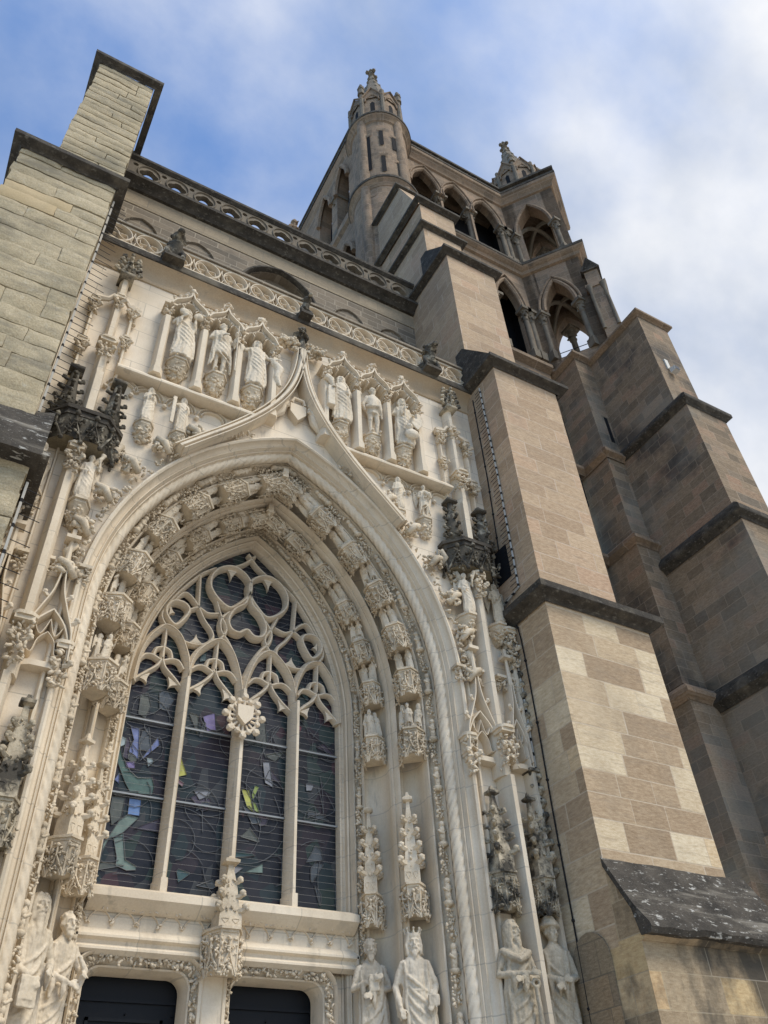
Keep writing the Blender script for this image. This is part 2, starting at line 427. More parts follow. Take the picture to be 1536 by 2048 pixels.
def remesh(mb, voxel, it=2, fac=.5, deci=None):
    """one continuous skin over overlapping closed shapes"""
    me = bpy.data.meshes.new('t'); me.from_pydata(mb.v, [], mb.f)
    o = bpy.data.objects.new('t', me); COL.objects.link(o)
    m_ = o.modifiers.new('r', 'REMESH'); m_.mode = 'VOXEL'; m_.voxel_size = voxel
    if it:
        m_ = o.modifiers.new('s', 'SMOOTH'); m_.iterations = it; m_.factor = fac
    if deci:
        m_ = o.modifiers.new('d', 'DECIMATE'); m_.ratio = deci
    dg = bpy.context.evaluated_depsgraph_get()
    out = bpy.data.meshes.new_from_object(o.evaluated_get(dg))
    bpy.data.objects.remove(o); bpy.data.meshes.remove(me)
    return out
def frame(origin, up, front):
    """matrix with +z = up, -y = front"""
    z = V(up).normalized(); y = -V(front); y = (y - z * y.dot(z)).normalized(); x = y.cross(z)
    m_ = Matrix((x, y, z)).transposed().to_4x4()
    m_.translation = V(origin)
    return m_
def leafy(mb, c, n, ext, size, rg, up=None):
    """n curled leaf lumps scattered about c within ext"""
    c = V(c)
    for _ in range(n):
        q = c + V([rg.uniform(-e, e) for e in ext])
        rr = size * rg.uniform(.6, 1.25)
        rot = Matrix.Rotation(rg.uniform(0, 6.3), 3, 'Z') @ Matrix.Rotation(rg.uniform(-1, 1), 3, 'X') @ Matrix.Rotation(rg.uniform(0, 6.3), 3, 'Y')
        mb.ball(q, (rr, rr * .62, rr * .4), 1, rot)
        if rg.random() < .5: mb.ball(q + rot @ V((rr * .75, -rr * .25, rr * .35)), rr * .42, 1)
    return mb
def crocket(mb, p, out, size, up=(0, 0, 1)):
    """curled knob of leaf on a short stalk"""
    p = V(p); o = V(out).normalized(); u = V(up)
    mb.tube([p - o * size * .2, p + o * size * .35, p + o * size * .7 + u * size * .2], [size * .34, size * .36, size * .34], 5)
    mb.ball(p + o * size * .72 + u * size * .42, (size * .5, size * .5, size * .44), 1)
    mb.ball(p + o * size * .95 + u * size * .12, size * .3, 1)
def each(mbs, name, mats, root, **k):
    """one part per shape collector"""
    return [part(b_, name, mats, root, **k) for b_ in mbs]
AX = 4.22
# ------------------------------------------------------------------ carved figures
def figure_mb(seed=0, robe='long', beard=.16, hair='long', hat=None, armL=None, armR=None, props=(), cloak=True, turn=0, lean=0, detail=True, headsc=1.12, stoop=0, bulk=1):
    """standing draped figure, 1.8 m high, facing -Y, feet at the origin; armL/armR = (elbow, wrist)"""
    rg = rng(seed); b = MB()
    hem = {'long': .03, 'short': .62, 'bare': .74}[robe]
    N = 56; nf = rg.choice((7, 8, 9)); ph = rg.uniform(0, 6)
    prof = [(0, .20, .155), (.25, .185, .145), (.5, .172, .14), (.75, .162, .135), (.95, .158, .13), (1.08, .14, .114), (1.2, .148, .12), (1.33, .168, .126), (1.43, .172, .116), (1.49, .125, .095), (1.53, .075, .075), (1.56, .06, .06)]
    def rad(z):
        for i in range(len(prof) - 1):
            if z <= prof[i + 1][0]:
                t_ = (z - prof[i][0]) / (prof[i + 1][0] - prof[i][0]); return [prof[i][k] * (1 - t_) + prof[i + 1][k] * t_ for k in (1, 2)]
        return prof[-1][1:]
    sway = rg.uniform(-.035, .035)
    def cx(z): return sway * math.sin(z * 3.1) + lean * max(0, z - .9)
    def cy(z): return -stoop * max(0, z - 1.0)
    zs = [hem + (1.56 - hem) * i / 38 for i in range(39)]
    rows = []
    for z in zs:
        rx, ry = rad(z); A = .23 * max(0, 1 - z / 1.25) ** .8 + (.05 if z < 1.3 else .015)
        if robe == 'bare': A = .04
        row = []
        for j in range(N):
            a = 2 * PI * j / N
            f = abs(math.sin(a * nf / 2 + ph + .55 * math.sin(z * 2.2 + a * 2 + ph))) ** .7
            g = math.sin(a * 3 + z * 3.5 + ph) * .02
            k = bulk * (1 + A * (f - .6) + g)
            row.append((cx(z) + rx * k * math.cos(a), cy(z) + ry * k * math.sin(a), z))
        rows.append(row)
    b.loft(rows, True)
    n0 = len(b.v) - N * len(rows)
    b.add([], [])
    b.f.append(tuple(n0 + j for j in reversed(range(N)))); b.mi.append(0)
    b.f.append(tuple(n0 + (len(rows) - 1) * N + j for j in range(N))); b.mi.append(0)
    # feet and legs
    for s_ in (-1, 1):
        fx = s_ * .085
        if hem > .3:
            kx = fx + s_ * .01
            b.tube([(fx * .9, 0, .95), (kx, -.03 if s_ > 0 else 0, .5), (fx, .02, .1), (fx, 0, .03)], [.095, .062, .042, .045], 10)
            b.ball((kx, .03, .36), (.056, .06, .12), 2)
            b.ball((kx, -.045, .52), (.042, .035, .055), 2)
        b.tube([(fx, .05, .035), (fx + s_ * .01, -.07, .035), (fx + s_ * .025, -.19, .02)], [.045, .045, .03], 8)
    # folds, belt, cloak edges and swags, all lying on the body
    def on(a, z, e=1.0):
        rx, ry = rad(max(.03, z)); return (cx(z) + rx * bulk * e * math.cos(a), cy(z) + ry * bulk * e * math.sin(a), z)
    if robe != 'bare':
        for k in range(17):
            a0 = -PI * (.04 + .92 * k / 16) + rg.uniform(-.06, .06); dr = rg.uniform(-.25, .25); top = rg.uniform(.95, 1.36)
            zz = [top + (hem + .02 - top) * i / 7 for i in range(8)]
            b.tube([on(a0 + dr * (i / 7) ** 2 + .05 * math.sin(i * 1.3 + k), z, 1.0 + .05 * (i / 7)) for i, z in enumerate(zz)], [.006] + [.010 + .013 * i / 7 for i in range(1, 7)] + [.02], 6)
        if not cloak or rg.random() < .5:
            b.tube([on(2 * PI * k / 24, 1.07, 1.06) for k in range(24)], .02, 6, closed=True)
    if cloak and robe != 'bare':
        q = rg.choice((-1, 1))
        for i in range(5):
            za = 1.42 - i * .11; zb = 1.02 - i * .16; pts = []
            for k in range(11):
                t_ = k / 10; a = -PI * (.02 + .96 * t_)
                z = za * (1 - t_) + zb * t_ - (.08 + .03 * i) * math.sin(t_ * PI)
                pts.append(on(a if q > 0 else -PI - a, z, 1.07 + .02 * math.sin(t_ * PI)))
            b.tube(pts, [.01, .016, .02, .023, .025, .026, .025, .023, .02, .016, .01], 6)
        for s_ in (-1, 1):
            a0 = -PI / 2 + s_ * .95
            zz = [1.44, 1.3, 1.12, .94, .75, .55, .35, .15]
            b.tube([on(a0 + s_ * (.12 * math.sin(i * 1.7 + ph) + .07 * i * .5), z, 1.09 + .02 * i) for i, z in enumerate(zz)], [.022, .028, .032, .034, .036, .036, .034, .02], 7)
            b.tube([on(a0 + s_ * .55 + .1 * math.sin(i * 2.1 + ph), z, 1.12 + .015 * i) for i, z in enumerate(zz)], [.02, .03, .036, .04, .042, .042, .04, .02], 7)
    # arms
    armL = armL or ((.25, .02, 1.13), (.10, -.20, 1.12)); armR = armR or ((-.25, .02, 1.13), (-.08, -.19, 1.02))
    for s_, (el, wr) in ((1, armL), (-1, armR)):
        o_ = V((cx(1.4), cy(1.4), 0)); el = V(el) + o_; wr = V(wr) + o_
        sh = V((s_ * .165, 0, 1.42)) + o_
        m1 = sh.lerp(el, .5); m2 = el.lerp(wr, .5)
        fat = 1.1 if robe != 'bare' else 1
        b.tube([sh + V((-s_ * .03, 0, .02)), sh, m1, el, m2, wr], [.05 * fat, .062 * fat, .055 * fat, .048 * fat, .042 * fat, .032], 10)
        d = (wr - el).normalized()
        if robe != 'bare' and cloak:      # sleeve falling from the forearm
            b.tube([m2, m2 + V((0, 0, -.10)), m2 + V((s_ * .01, .01, -.24))], [.05, .045, .015], 8)
            b.tube([wr - d * .05, wr - d * .04 + V((0, 0, -.11)), wr - d * .05 + V((0, .01, -.2))], [.042, .035, .012], 8)
        pc = wr + d * .055
        side = d.cross(V((0, -1, .2))); side = side.normalized() if side.length > .05 else V((1, 0, 0))
        nrm = side.cross(d).normalized()
        rot = Matrix((side, d, nrm)).transposed()
        b.ball(pc, (.042, .055, .02), 2, rot)
        if detail:
            for k, (o2, ln) in enumerate(((-.032, .062), (-.011, .075), (.011, .07), (.031, .055))):
                a0 = pc + side * o2 + d * .035
                b.tube([a0, a0 + d * ln * .55 + nrm * -.008, a0 + d * ln * .95 + nrm * -.03], [.0125, .012, .009], 6)
            th = pc - side * .035 - d * .02
            b.tube([th, th - side * .03 + d * .03, th - side * .032 + d * .065], [.013, .012, .009], 6)
    # head
    hs = headsc; ct = math.cos(turn); st = math.sin(turn)
    hc = V((cx(1.66), cy(1.66) - .015 - stoop * .08, 1.53 + .135 * hs))
    def H(x, y, z): return hc + V(((x * ct - y * st) * hs, (x * st + y * ct) * hs, z * hs))
    b.tube([(cx(1.5), cy(1.5), 1.46), tuple(hc + V((0, .01, -.08)))], [.07, .055], 10)
    rt = Matrix.Rotation(turn, 3, 'Z')
    def E(x, y, z, rx, ry, rz, sb=2): b.ball(H(x, y, z), (rx * hs, ry * hs, rz * hs), sb, rt)
    E(0, .012, .025, .083, .10, .108); E(0, -.028, -.045, .062, .066, .078); E(0, -.055, -.105, .03, .03, .024)
    b.tube([H(0, -.088, .03), H(0, -.108, -.012), H(0, -.118, -.032)], [.011 * hs, .016 * hs, .02 * hs], 7)
    E(0, -.098, -.036, .024, .017, .011)
    b.tube([H(-.055, -.072, .03), H(-.03, -.092, .042), H(0, -.094, .034), H(.03, -.092, .042), H(.055, -.072, .03)], [.009 * hs, .013 * hs, .01 * hs, .013 * hs, .009 * hs], 6)
    for s_ in (-1, 1):
        E(s_ * .032, -.074, .012, .016, .012, .0095); E(s_ * .045, -.062, -.022, .024, .022, .017); E(s_ * .082, .01, -.005, .012, .022, .034)
    E(0, -.085, -.064, .026, .012, .006); E(0, -.083, -.077, .021, .012, .008)
    if beard:
        for k in range(15):
            t_ = (k - 7) / 7; x = t_ * .066; ln = beard * (1 - .5 * abs(t_)) * rg.uniform(.85, 1.15)
            y = -.085 + .075 * abs(t_) ** 1.5; z = -.085 + .09 * abs(t_) ** 1.6
            wv = rg.uniform(-.012, .012)
            b.tube([H(x, y, z), H(x * .95 + wv, y - .012, z - ln * .5), H(x * .6 - wv, y - .002, z - ln)], [.017 * hs, .019 * hs, .006 * hs], 6)
        E(0, -.07, -.11, .05, .035, .05)
        b.tube([H(-.045, -.08, -.072), H(-.02, -.1, -.056), H(0, -.102, -.054), H(.02, -.1, -.056), H(.045, -.08, -.072)], [.006 * hs, .012 * hs, .01 * hs, .012 * hs, .006 * hs], 6)
    if hair in ('long', 'mid'):
        ln = .25 if hair == 'long' else .15
        for k in range(15):
            a = -.15 * PI + k / 14 * 1.3 * PI
            x, y = math.cos(a), math.sin(a); wv = rg.uniform(-.012, .012)
            b.tube([H(x * .04, y * .05 + .005, .125), H(x * .083, y * .095 + .01, .06), H(x * .098 + wv, y * .10 + .015, -.03), H(x * .102 - wv, y * .105 + .015, .02 - ln)], [.02 * hs, .026 * hs, .027 * hs, .016 * hs], 6)
    if hair in ('short', 'mid', 'long', 'curly'):
        for k in range(34):
            a = rg.uniform(0, 2 * PI); e = rg.uniform(.15, 1.3)
            x, y, z = math.cos(a) * math.cos(e), math.sin(a) * math.cos(e), math.sin(e)
            if y < -.45 and e < .75: continue
            E(x * .086, y * .10 + .012, z * .108 + .025, .025, .025, .02, 1)
    if hat == 'crown':
        b.lathe([(.088 * hs, 0), (.1 * hs, 0), (.104 * hs, .05), (.09 * hs, .05)], 16, tuple(H(0, .012, .075)), cap=False)
        b.lathe([(.01, 0), (.095 * hs, 0), (.098 * hs, .045), (.01, .05)], 16, tuple(H(0, .012, .075)))
        for k in range(8):
            a = 2 * PI * k / 8; p_ = H(.098 * math.cos(a), .012 + .098 * math.sin(a), .12)
            b.tube([p_, p_ + V((math.cos(a) * .01, math.sin(a) * .01, .045))], [.017, .012], 6); b.ball(p_ + V((math.cos(a) * .014, math.sin(a) * .014, .06)), .023, 1)
    elif hat == 'mitre':
        b.lathe([(.088, 0), (.10, .05), (.092, .12), (.05, .20), (.012, .24)], 14, tuple(H(0, .012, .06)))
    elif hat == 'hood':
        b.lathe([(.10, -.13), (.118, -.05), (.115, .04), (.085, .11), (.03, .145)], 16, tuple(H(0, .035, .0)))
        b.tube([H(-.10, -.03, -.14), H(-.098, -.055, 0), H(-.06, -.07, .10), H(0, -.075, .125), H(.06, -.07, .10), H(.098, -.055, 0), H(.10, -.03, -.14)], .018, 6)
        b.tube([H(-.12, .02, -.18), H(0, -.09, -.2), H(.12, .02, -.18)], .035, 8)
    elif hat == 'turban':
        for k in range(3): b.tube([H((.10 - .02 * k) * math.cos(a), .01 + (.112 - .02 * k) * math.sin(a), .075 + .042 * k + .01 * math.sin(a * 2)) for a in [2 * PI * i / 16 for i in range(16)]], .034, 7, closed=True)
        E(0, .01, .14, .08, .09, .07)
    elif hat == 'helmet':
        E(0, .012, .06, .1, .118, .10); b.tube([H(0, .12, .05), H(0, .06, .17), H(0, -.06, .16)], .02, 6)
    elif hat == 'cap':
        E(0, .012, .09, .098, .112, .07)
    for pr in props:
        k = pr[0]
        if k == 'book':
            c = V(pr[1]); b.box(c.x - .075, c.x + .075, c.y - .03, c.y + .03, c.z - .11, c.z + .11)
        elif k == 'rod':
            b.tube([pr[1], pr[2]], pr[3] if len(pr) > 3 else .016, 7)
            if len(pr) > 4: b.ball(pr[2], pr[4], 2)
        elif k == 'wings':
            for s_ in (-1, 1):
                for i in range(6):
                    a0 = V((s_ * .1, .12, 1.42 - .03 * i)); a1 = a0 + V((s_ * (.26 - .02 * i), .06, .10 - .10 * i)); a2 = a1 + V((s_ * .05, .02, -.42 + .03 * i))
                    b.tube([a0, a1, a2], [.05, .05, .02], 6)
        elif k == 'block': b.box(*pr[1:])
        elif k == 'shield':
            c = V(pr[1]); b.prism([(c.x - .16, c.z + .2), (c.x + .16, c.z + .2), (c.x + .16, c.z - .02), (c.x, c.z - .24), (c.x - .16, c.z - .02)], c.y, c.y + .05)
        elif k == 'lump': b.ball(pr[1], pr[2], 2)
        elif k == 'child':
            c = V(pr[1]); b.ball(c, (.07, .07, .12), 2); b.ball(c + V((0, -.02, .16)), .058, 2); b.tube([c + V((0, -.05, .05)), c + V((.05, -.12, .0))], [.03, .02], 6)
        elif k == 'tube': b.tube(pr[1], pr[2], 8)
    return b
def figure(name, parent, mname, height=1.8, voxel=.013, it=1, mx=None, mi=None, **k):
    mb = figure_mb(**k)
    me = remesh(mb, voxel, it)
    sd_ = k.get('seed', 0) * 3.1
    nv_ = len(me.vertices)      # chisel roughness and wear
    buf = [0.] * (3 * nv_); nb = [0.] * (3 * nv_)
    me.vertices.foreach_get('co', buf); me.vertex_normals.foreach_get('vector', nb)
    for i in range(0, 3 * nv_, 3):
        x, y, z = buf[i] + sd_, buf[i + 1], buf[i + 2]
        h = noise.noise((x * 11, y * 11, z * 11)) * .006 + noise.noise((x * 27, y * 27, z * 27)) * .005 + noise.noise((x * 40, y * 40, z * 12)) * .004
        buf[i] += nb[i] * h; buf[i + 1] += nb[i + 1] * h; buf[i + 2] += nb[i + 2] * h
    me.vertices.foreach_set('co', buf)
    sc_ = height / 1.8
    me.transform(Matrix.Scale(sc_, 4))
    o = finish(me, name, mname, smooth=True, angle=180)
    o.parent = parent
    return o
def console_mb(wd, h, seed=0, d=.3):
    """half-hexagon bracket: moulded plate on top, leafy bell below; top at z=0, back at y=0"""
    b = MB(); rg = rng(seed); r_ = wd / 2
    hexa = [(-r_, .02), (-r_, -d * .45), (-r_ * .5, -d), (r_ * .5, -d), (r_, -d * .45), (r_, .02)]
    sc2 = lambda f: [(x * f, y * f if y < 0 else y) for x, y in hexa]
    b.prism(sc2(1.0), -.05, 0, 'z'); b.prism(sc2(.9), -.10, -.05, 'z')
    rows = []
    for f, z in ((.9, -.10), (.78, -.14), (.74, -h * .5), (.55, -h * .75), (.25, -h * .95), (.1, -h)):
        rows.append([(x, y, z) for x, y in sc2(f)])
    b.loft(rows)
    for k in range(int(26 + 120 * wd * h)):
        t_ = rg.random(); z = -.13 - (h - .17) * t_ ** .9
        f = .8 - .62 * max(0, t_ - .3) ** 1.1
        a = rg.uniform(0, PI)
        p_ = (math.cos(a) * r_ * f, -abs(math.sin(a)) * d * f * .98, z)
        leafy(b, p_, 1, (.01, .01, .01), .05 + .02 * rg.random(), rg)
    return b
# ------------------------------------------------------------------ large structure
g = MB(); g.box(-90, 110, -110, 120, -.4, 0)
m, t, b = mat('pale_paving', .9)
p = pos(t)
t.links.new(ramp(t, noi(t, p, .8, 6), ((.3, (.40, .37, .32)), (.7, (.52, .48, .42)))), b.inputs['Base Color'])
M['paving'] = m
tag(g.build('ground', 'paving'), kind='structure')

def drip(mb, x0, x1, y0, y1, z, o, h=.5, sides=(1, 1)):
    """weathered string course round a shaft: chamfer below, lip, slope above; y0 = front"""
    rows = []
    for f, dz in ((.1, 0), (.45, h * .18), (.9, h * .26), (1, h * .3), (1, h * .55), (-.02, h)):
        e = o * f
        rows.append([(x0 - e * sides[0], y1, z + dz), (x0 - e * sides[0], y0 - e, z + dz), (x1 + e * sides[1], y0 - e, z + dz), (x1 + e * sides[1], y1, z + dz)])
    mb.loft(rows, True)
    return mb
def slope(mb, x0, x1, ya, za, yb, zb, lip=.1, o=.06, jag=0, rg=None):
    """sloping weathering from low front (ya,za) up to (yb,zb)"""
    n = 14; rows = []
    for i in range(n + 1):
        x = x0 - o + (x1 - x0 + 2 * o) * i / n
        j = (rg.uniform(-jag, jag) if rg else 0)
        rows.append([(x, yb + .3, za - lip), (x, ya, za - lip), (x, ya, za), (x, (ya + yb) / 2, (za + zb) / 2 + j * .4), (x, yb, zb + j), (x, yb + .3, zb + j)])
    mb.loft(rows, True)
    mb.add(rows[0], [tuple(range(6))]); mb.add(rows[-1], [tuple(range(6))])
    return mb
def block_wall(mb, x0, x1, z0, z1, y, rg, rh=(.27, .42), bl=(.5, 1.6), depth=.32, patch=None, gap=.02):
    z = z0
    while z < z1 - .05:
        h = min(rg.uniform(*rh), z1 - z)
        if z1 - z - h < .15: h = z1 - z
        x = x0
        while x < x1 - .02:
            l = rg.uniform(*bl)
            if x1 - x - l < .3: l = x1 - x
            e = rg.uniform(-.012, .014)
            sl = (rg.uniform(-.016, .016), rg.uniform(-.01, .012))
            xa, xb, za, zb = x + gap * .5, x + l - gap * .5, z + gap * rg.uniform(.3, .9), z + h - gap * rg.uniform(.3, .9)
            left, right = x <= x0 + 1e-6, x + l >= x1 - 1e-6
            if left: xa -= rg.uniform(-.01, .03)
            if right: xb += rg.uniform(-.015, .012)
            nx, nz = max(4, int(l / .09)), max(4, int(h / .07))
            rows = []
            for j in range(nz + 1):
                row = []
                for i in range(nx + 1):
                    u, v = i / nx, j / nz
                    px, pz = xa + (xb - xa) * u, za + (zb - za) * v
                    q0 = V((px, pz, y))
                    ed = min(u * l, (1 - u) * l, v * h, (1 - v) * h) / (.05 + .03 * noise.noise(q0 * 1.7))
                    rd = (1 - min(1, ed)) ** 2 * .02
                    q = V((px * 2.3 + 7 * e, pz * 2.9, y * 3))
                    nz_ = noise.noise(q) * .014 + noise.noise(q * 3.7) * .012 + noise.noise(q * 9) * .008
                    wob = noise.noise(q * 2.1 + V((3, 1, 9))) * .028
                    row.append((px + (wob if 0 < i < nx else wob * .6), y + e + sl[0] * (u - .5) + sl[1] * (v - .5) + rd + nz_, pz + wob * .6))
                rows.append(row)
            if patch is not None and patch(x + l / 2, z + h / 2): mb.m = 2
            mb.loft(rows)
            bk = y + depth
            edge = rows[0] + [r_[-1] for r_ in rows[1:]] + rows[-1][-2::-1] + [r_[0] for r_ in rows[-2:0:-1]]
            mb.loft([edge, [(q[0], bk, q[2]) for q in edge]], True)
            mb.m = 0
            x += l
        z += h
    return mb
def perforated(mb, u0, u1, z0, z1, holes, T, thick, seg=14):
    """wall with openings; holes = (ua, ub, bottom(u), top(u)); T(u, z, d) -> point, d = depth behind the front"""
    us = {u0, u1}
    for ua, ub, bo, to in holes:
        for i in range(seg + 1):
            us.add(ua + (ub - ua) * (.5 - .5 * math.cos(PI * i / seg)))
    us = sorted(us)
    for a, c in zip(us[:-1], us[1:]):
        if c - a < 1e-5: continue
        mid = (a + c) / 2
        hs = sorted((h for h in holes if h[0] < mid < h[1]), key=lambda h: h[2](mid))
        la = [z0]; lc = [z0]
        for h in hs:
            la += [h[2](a), h[3](a)]; lc += [h[2](c), h[3](c)]
        la.append(z1); lc.append(z1)
        for k in range(0, len(la), 2):
            b0, b1, t0, t1 = la[k], lc[k], la[k + 1], lc[k + 1]
            mb.quad(T(a, b0, 0), T(c, b1, 0), T(c, t1, 0), T(a, t0, 0))
            mb.quad(T(a, b0, thick), T(a, t0, thick), T(c, t1, thick), T(c, b1, thick))
            if k > 0: mb.quad(T(a, b0, 0), T(a, b0, thick), T(c, b1, thick), T(c, b1, 0))
            if k < len(la) - 2: mb.quad(T(a, t0, 0), T(c, t1, 0), T(c, t1, thick), T(a, t0, thick))
    for ua, ub, bo, to in holes:
        for u in (ua, ub):
            if to(u) - bo(u) > .01: mb.quad(T(u, bo(u), 0), T(u, to(u), 0), T(u, to(u), thick), T(u, bo(u), thick))
    for u in (u0, u1): mb.quad(T(u, z0, 0), T(u, z1, 0), T(u, z1, thick), T(u, z0, thick))
    for z in (z0, z1): mb.quad(T(u0, z, 0), T(u1, z, 0), T(u1, z, thick), T(u0, z, thick))
    return mb
def parch(ua, ub, sill, spring, apex):
    """pointed opening"""
    c = (ua + ub) / 2; a = (ub - ua) / 2; h = apex - spring
    Rr = (a * a + h * h) / (2 * a)
    def top(u):
        o = abs(u - c)
        return spring + math.sqrt(max(0, Rr * Rr - (o - (a - Rr)) ** 2))
    return (ua, ub, (lambda u: sill), top)
def arch_pts(ua, ub, spring, apex, n=10, down=0):
    h = parch(ua, ub, 0, spring, apex); c = (ua + ub) / 2
    pts = [(ua + (c - ua) * (1 - math.cos(PI / 2 * i / n)), h[3](ua + (c - ua) * (1 - math.cos(PI / 2 * i / n)))) for i in range(n + 1)]
    pts += [(2 * c - u, z) for u, z in pts[-2::-1]]
    if down: pts = [(ua, spring - down)] + pts + [(ub, spring - down)]
    return pts
def rotT(p0, p1):
    d = V((p1[0] - p0[0], p1[1] - p0[1], 0)); L = d.length; d.normalize(); inn = V((-d.y, d.x, 0))
    return (lambda u, z, dd: tuple(V((p0[0], p0[1], 0)) + d * u + inn * dd + V((0, 0, z)))), L

# ---- the buttress right of the portal
BX = 8.7
rb = thing('buttress', 'tall stepped sandstone buttress with cream patched blocks and a lichened slope, right of the portal', 'buttress', (BX, -1.2, 0))
rg = rng(4)
q = MB(); q.box(BX, 12.2, -1.58, 1.7, 0, 4.38); part(q, 'base', 'base', rb, smooth=False)
q = MB(); rows = []
for i in range(19):
    x = BX - .03 + 2.95 * i / 18; j = rg.uniform(-.02, .02)
    rows.append([(x, -1.80, 4.40 + j), (x, -1.84, 4.47 + j), (x, -1.82, 4.52), (x, -1.62, 4.78 + j), (x, -1.40, 5.16 + j), (x, -1.19, 5.54 + j * .4), (x, -1.19, 5.40), (x, -1.55, 4.74), (x, -1.62, 4.40)])
q.loft(rows, True); q.add(rows[0], [tuple(range(9))]); part(q, 'weathered_slope', 'lichen', rb, angle=30)
q = MB(); q.prism([(-1.6, 4.35), (-1.72, 4.42), (-1.3, 5.2), (-1.21, 5.36), (-1.15, 4.35)], BX - .004, 11.5, 'x'); part(q, 'slope_bed', 'base', rb, smooth=False)
q = MB(); q.box(BX, 11.2, -1.2, 1.7, 4.38, 10.15); part(q, 'middle_stage', 'patched', rb, smooth=False)
q = MB(); q.box(BX, 10.55, -1.2, 1.7, 10.3, 16.9); part(q, 'upper_stage', 'buttress', rb, smooth=False)
q = MB(); q.box(BX, 10.4, -.33, 4.6, 16.9, 23.2); part(q, 'upper_stage', 'buttress', rb, smooth=False)
q = MB(); q.box(BX, 10.15, .53, 4.6, 23.2, 26.1)
q.box(BX + .04, 10.1, .58, 4.6, 26.3, 27.8); part(q, 'top_stage', 'buttress', rb, smooth=False)
q = MB(); q.prism([(.75, 28.1), (1.62, 30.75), (4.6, 30.75), (4.6, 28.1)], BX + .02, 9.9, 'x'); part(q, 'sloping_cap', 'buttress', rb, smooth=False)
q = MB(); drip(q, BX, 9.85, 1.66, 4.6, 30.6, .16, .4); part(q, 'dripstone', 'drip', rb)
q = MB(); drip(q, BX, 11.2, -1.2, 1.7, 10.0, .24, .55); part(q, 'dripstone', 'drip', rb)
q = MB(); drip(q, BX, 10.6, -1.2, 1.75, 16.75, .22, .42); slope(q, BX, 10.55, -1.3, 17.12, -.34, 18.5, .06, .1, .08, rg); part(q, 'dripstone', 'drip', rb)
q = MB(); drip(q, BX, 10.4, -.33, 4.6, 23.05, .2, .42); slope(q, BX, 10.35, -.42, 23.4, .52, 24.5, .06, .08, .06, rg); part(q, 'dripstone', 'drip', rb)
q = MB(); drip(q, BX, 10.15, .53, 4.6, 26.0, .18, .36); part(q, 'dripstone', 'drip', rb)
q = MB(); drip(q, BX, 10.1, .56, 4.6, 27.7, .18, .4); part(q, 'dripstone', 'drip', rb)
q = MB(); q.box(BX - .012, BX + .2, -.46, .1, 11.1, 11.9); part(q, 'slit_window', 'slit', rb, smooth=False)
# blind round niche low on its left face
q = MB()
T_, L_ = (lambda u, z, d: (BX - .02 + d, u, z)), 1
q.prism([(-.95, 2.5)] + [(-.6 + .38 * math.cos(PI * k / 10) * -1, 4.3 + .38 * math.sin(PI * k / 10)) for k in range(11)] + [(-.22, 2.5)], BX - .03, BX - .004, 'x')
part(q, 'blind_niche', 'side', rb)  # flat raised plate; the recess shade is put into its colour

# ---- the old buttress left of the portal
lb = thing('buttress', 'rough old buttress of eroded greenish blocks with black copings, left of the portal', 'buttress', (-1.2, -1.2, 0))
rg = rng(11)
pt = lambda x, z: 15.5 < z < 15.95 and x < -1.0
for nm, (x0, x1, z0, z1, y) in (('lower_stage', (-2.9, -.08, 0, 10.0, -1.22)), ('middle_stage', (-1.98, -.24, 10.1, 17.2, -1.2)), ('top_stage', (-1.58, -.2, 17.4, 24.2, -.33))):
    q = MB(); q.m = 0
    block_wall(q, x0, x1, z0 if z0 else 4.5, z1, y, rg, patch=pt, rh=(.22, .36) if nm == 'top_stage' else (.28, .44), gap=.018 if nm == 'top_stage' else .007)
    q.m = 1; q.box(x0 + .05, x1 - .03, y + .07, 1.7, z0, z1); q.m = 0
    part(q, nm, ['rubble', 'mortar_dark', 'rubble_patch'], lb, angle=50)
q = MB(); drip(q, -1.98, -.24, -1.2, 1.7, 17.1, .2, .45); part(q, 'coping', 'drip', lb)
q = MB(); drip(q, -1.58, -.2, -.33, 1.7, 24.1, .18, .5); part(q, 'coping', 'drip', lb)
q = MB(); slope(q, -2.9, -.08, -1.5, 9.75, -1.1, 10.7, .25, .1, .05, rg); drip(q, -2.9, -.08, -1.22, 1.7, 9.5, .2, .3); part(q, 'weathered_slope', 'lichen', lb, angle=30)

# ---- nave wall behind the portal
nv = thing('church_wall', 'grey ashlar nave wall with a blind pointed arch, rising behind the white balustrade', 'wall', (AX, 1.7, 10))
TX = lambda y0: (lambda u, z, d: (u, y0 + d, z))
hs = [parch(AX - 1.05 + .1, AX + 1.05 + .1, 17, 20.35, 21.62), parch(AX - 2.65, AX - 1.78, 17, 20.75, 21.28), parch(AX + 1.8, AX + 2.65, 17, 20.75, 21.25), parch(AX + 3.25, AX + 4.05, 17, 20.75, 21.2), parch(AX - 4.1, AX - 3.3, 17, 20.75, 21.28)]
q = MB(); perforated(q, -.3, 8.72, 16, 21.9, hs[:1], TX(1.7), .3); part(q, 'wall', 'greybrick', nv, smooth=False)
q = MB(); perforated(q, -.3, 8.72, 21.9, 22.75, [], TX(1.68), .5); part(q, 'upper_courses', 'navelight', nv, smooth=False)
q = MB(); q.box(-.3, 8.72, 1.95, 2.05, 16.1, 21.9); part(q, 'arch_recess', 'greybrick', nv, smooth=False)
for k, h in enumerate(hs):
    q = MB(); a = arch_pts(h[0] - .06, h[1] + .06, 20.4 if k == 0 else 20.75, h[3]((h[0] + h[1]) / 2) + .07, 8)
    q.strip(a, *((.14, 1.56, 1.75) if k == 0 else (.07, 1.64, 1.72))); part(q, 'hood_mould', 'drip' if k == 0 else 'greybrick', nv)
q = MB(); perforated(q, -.3, 8.72, 12, 16.9, [], TX(1.9), .3); part(q, 'lower_wall', 'greybrick', nv, smooth=False)
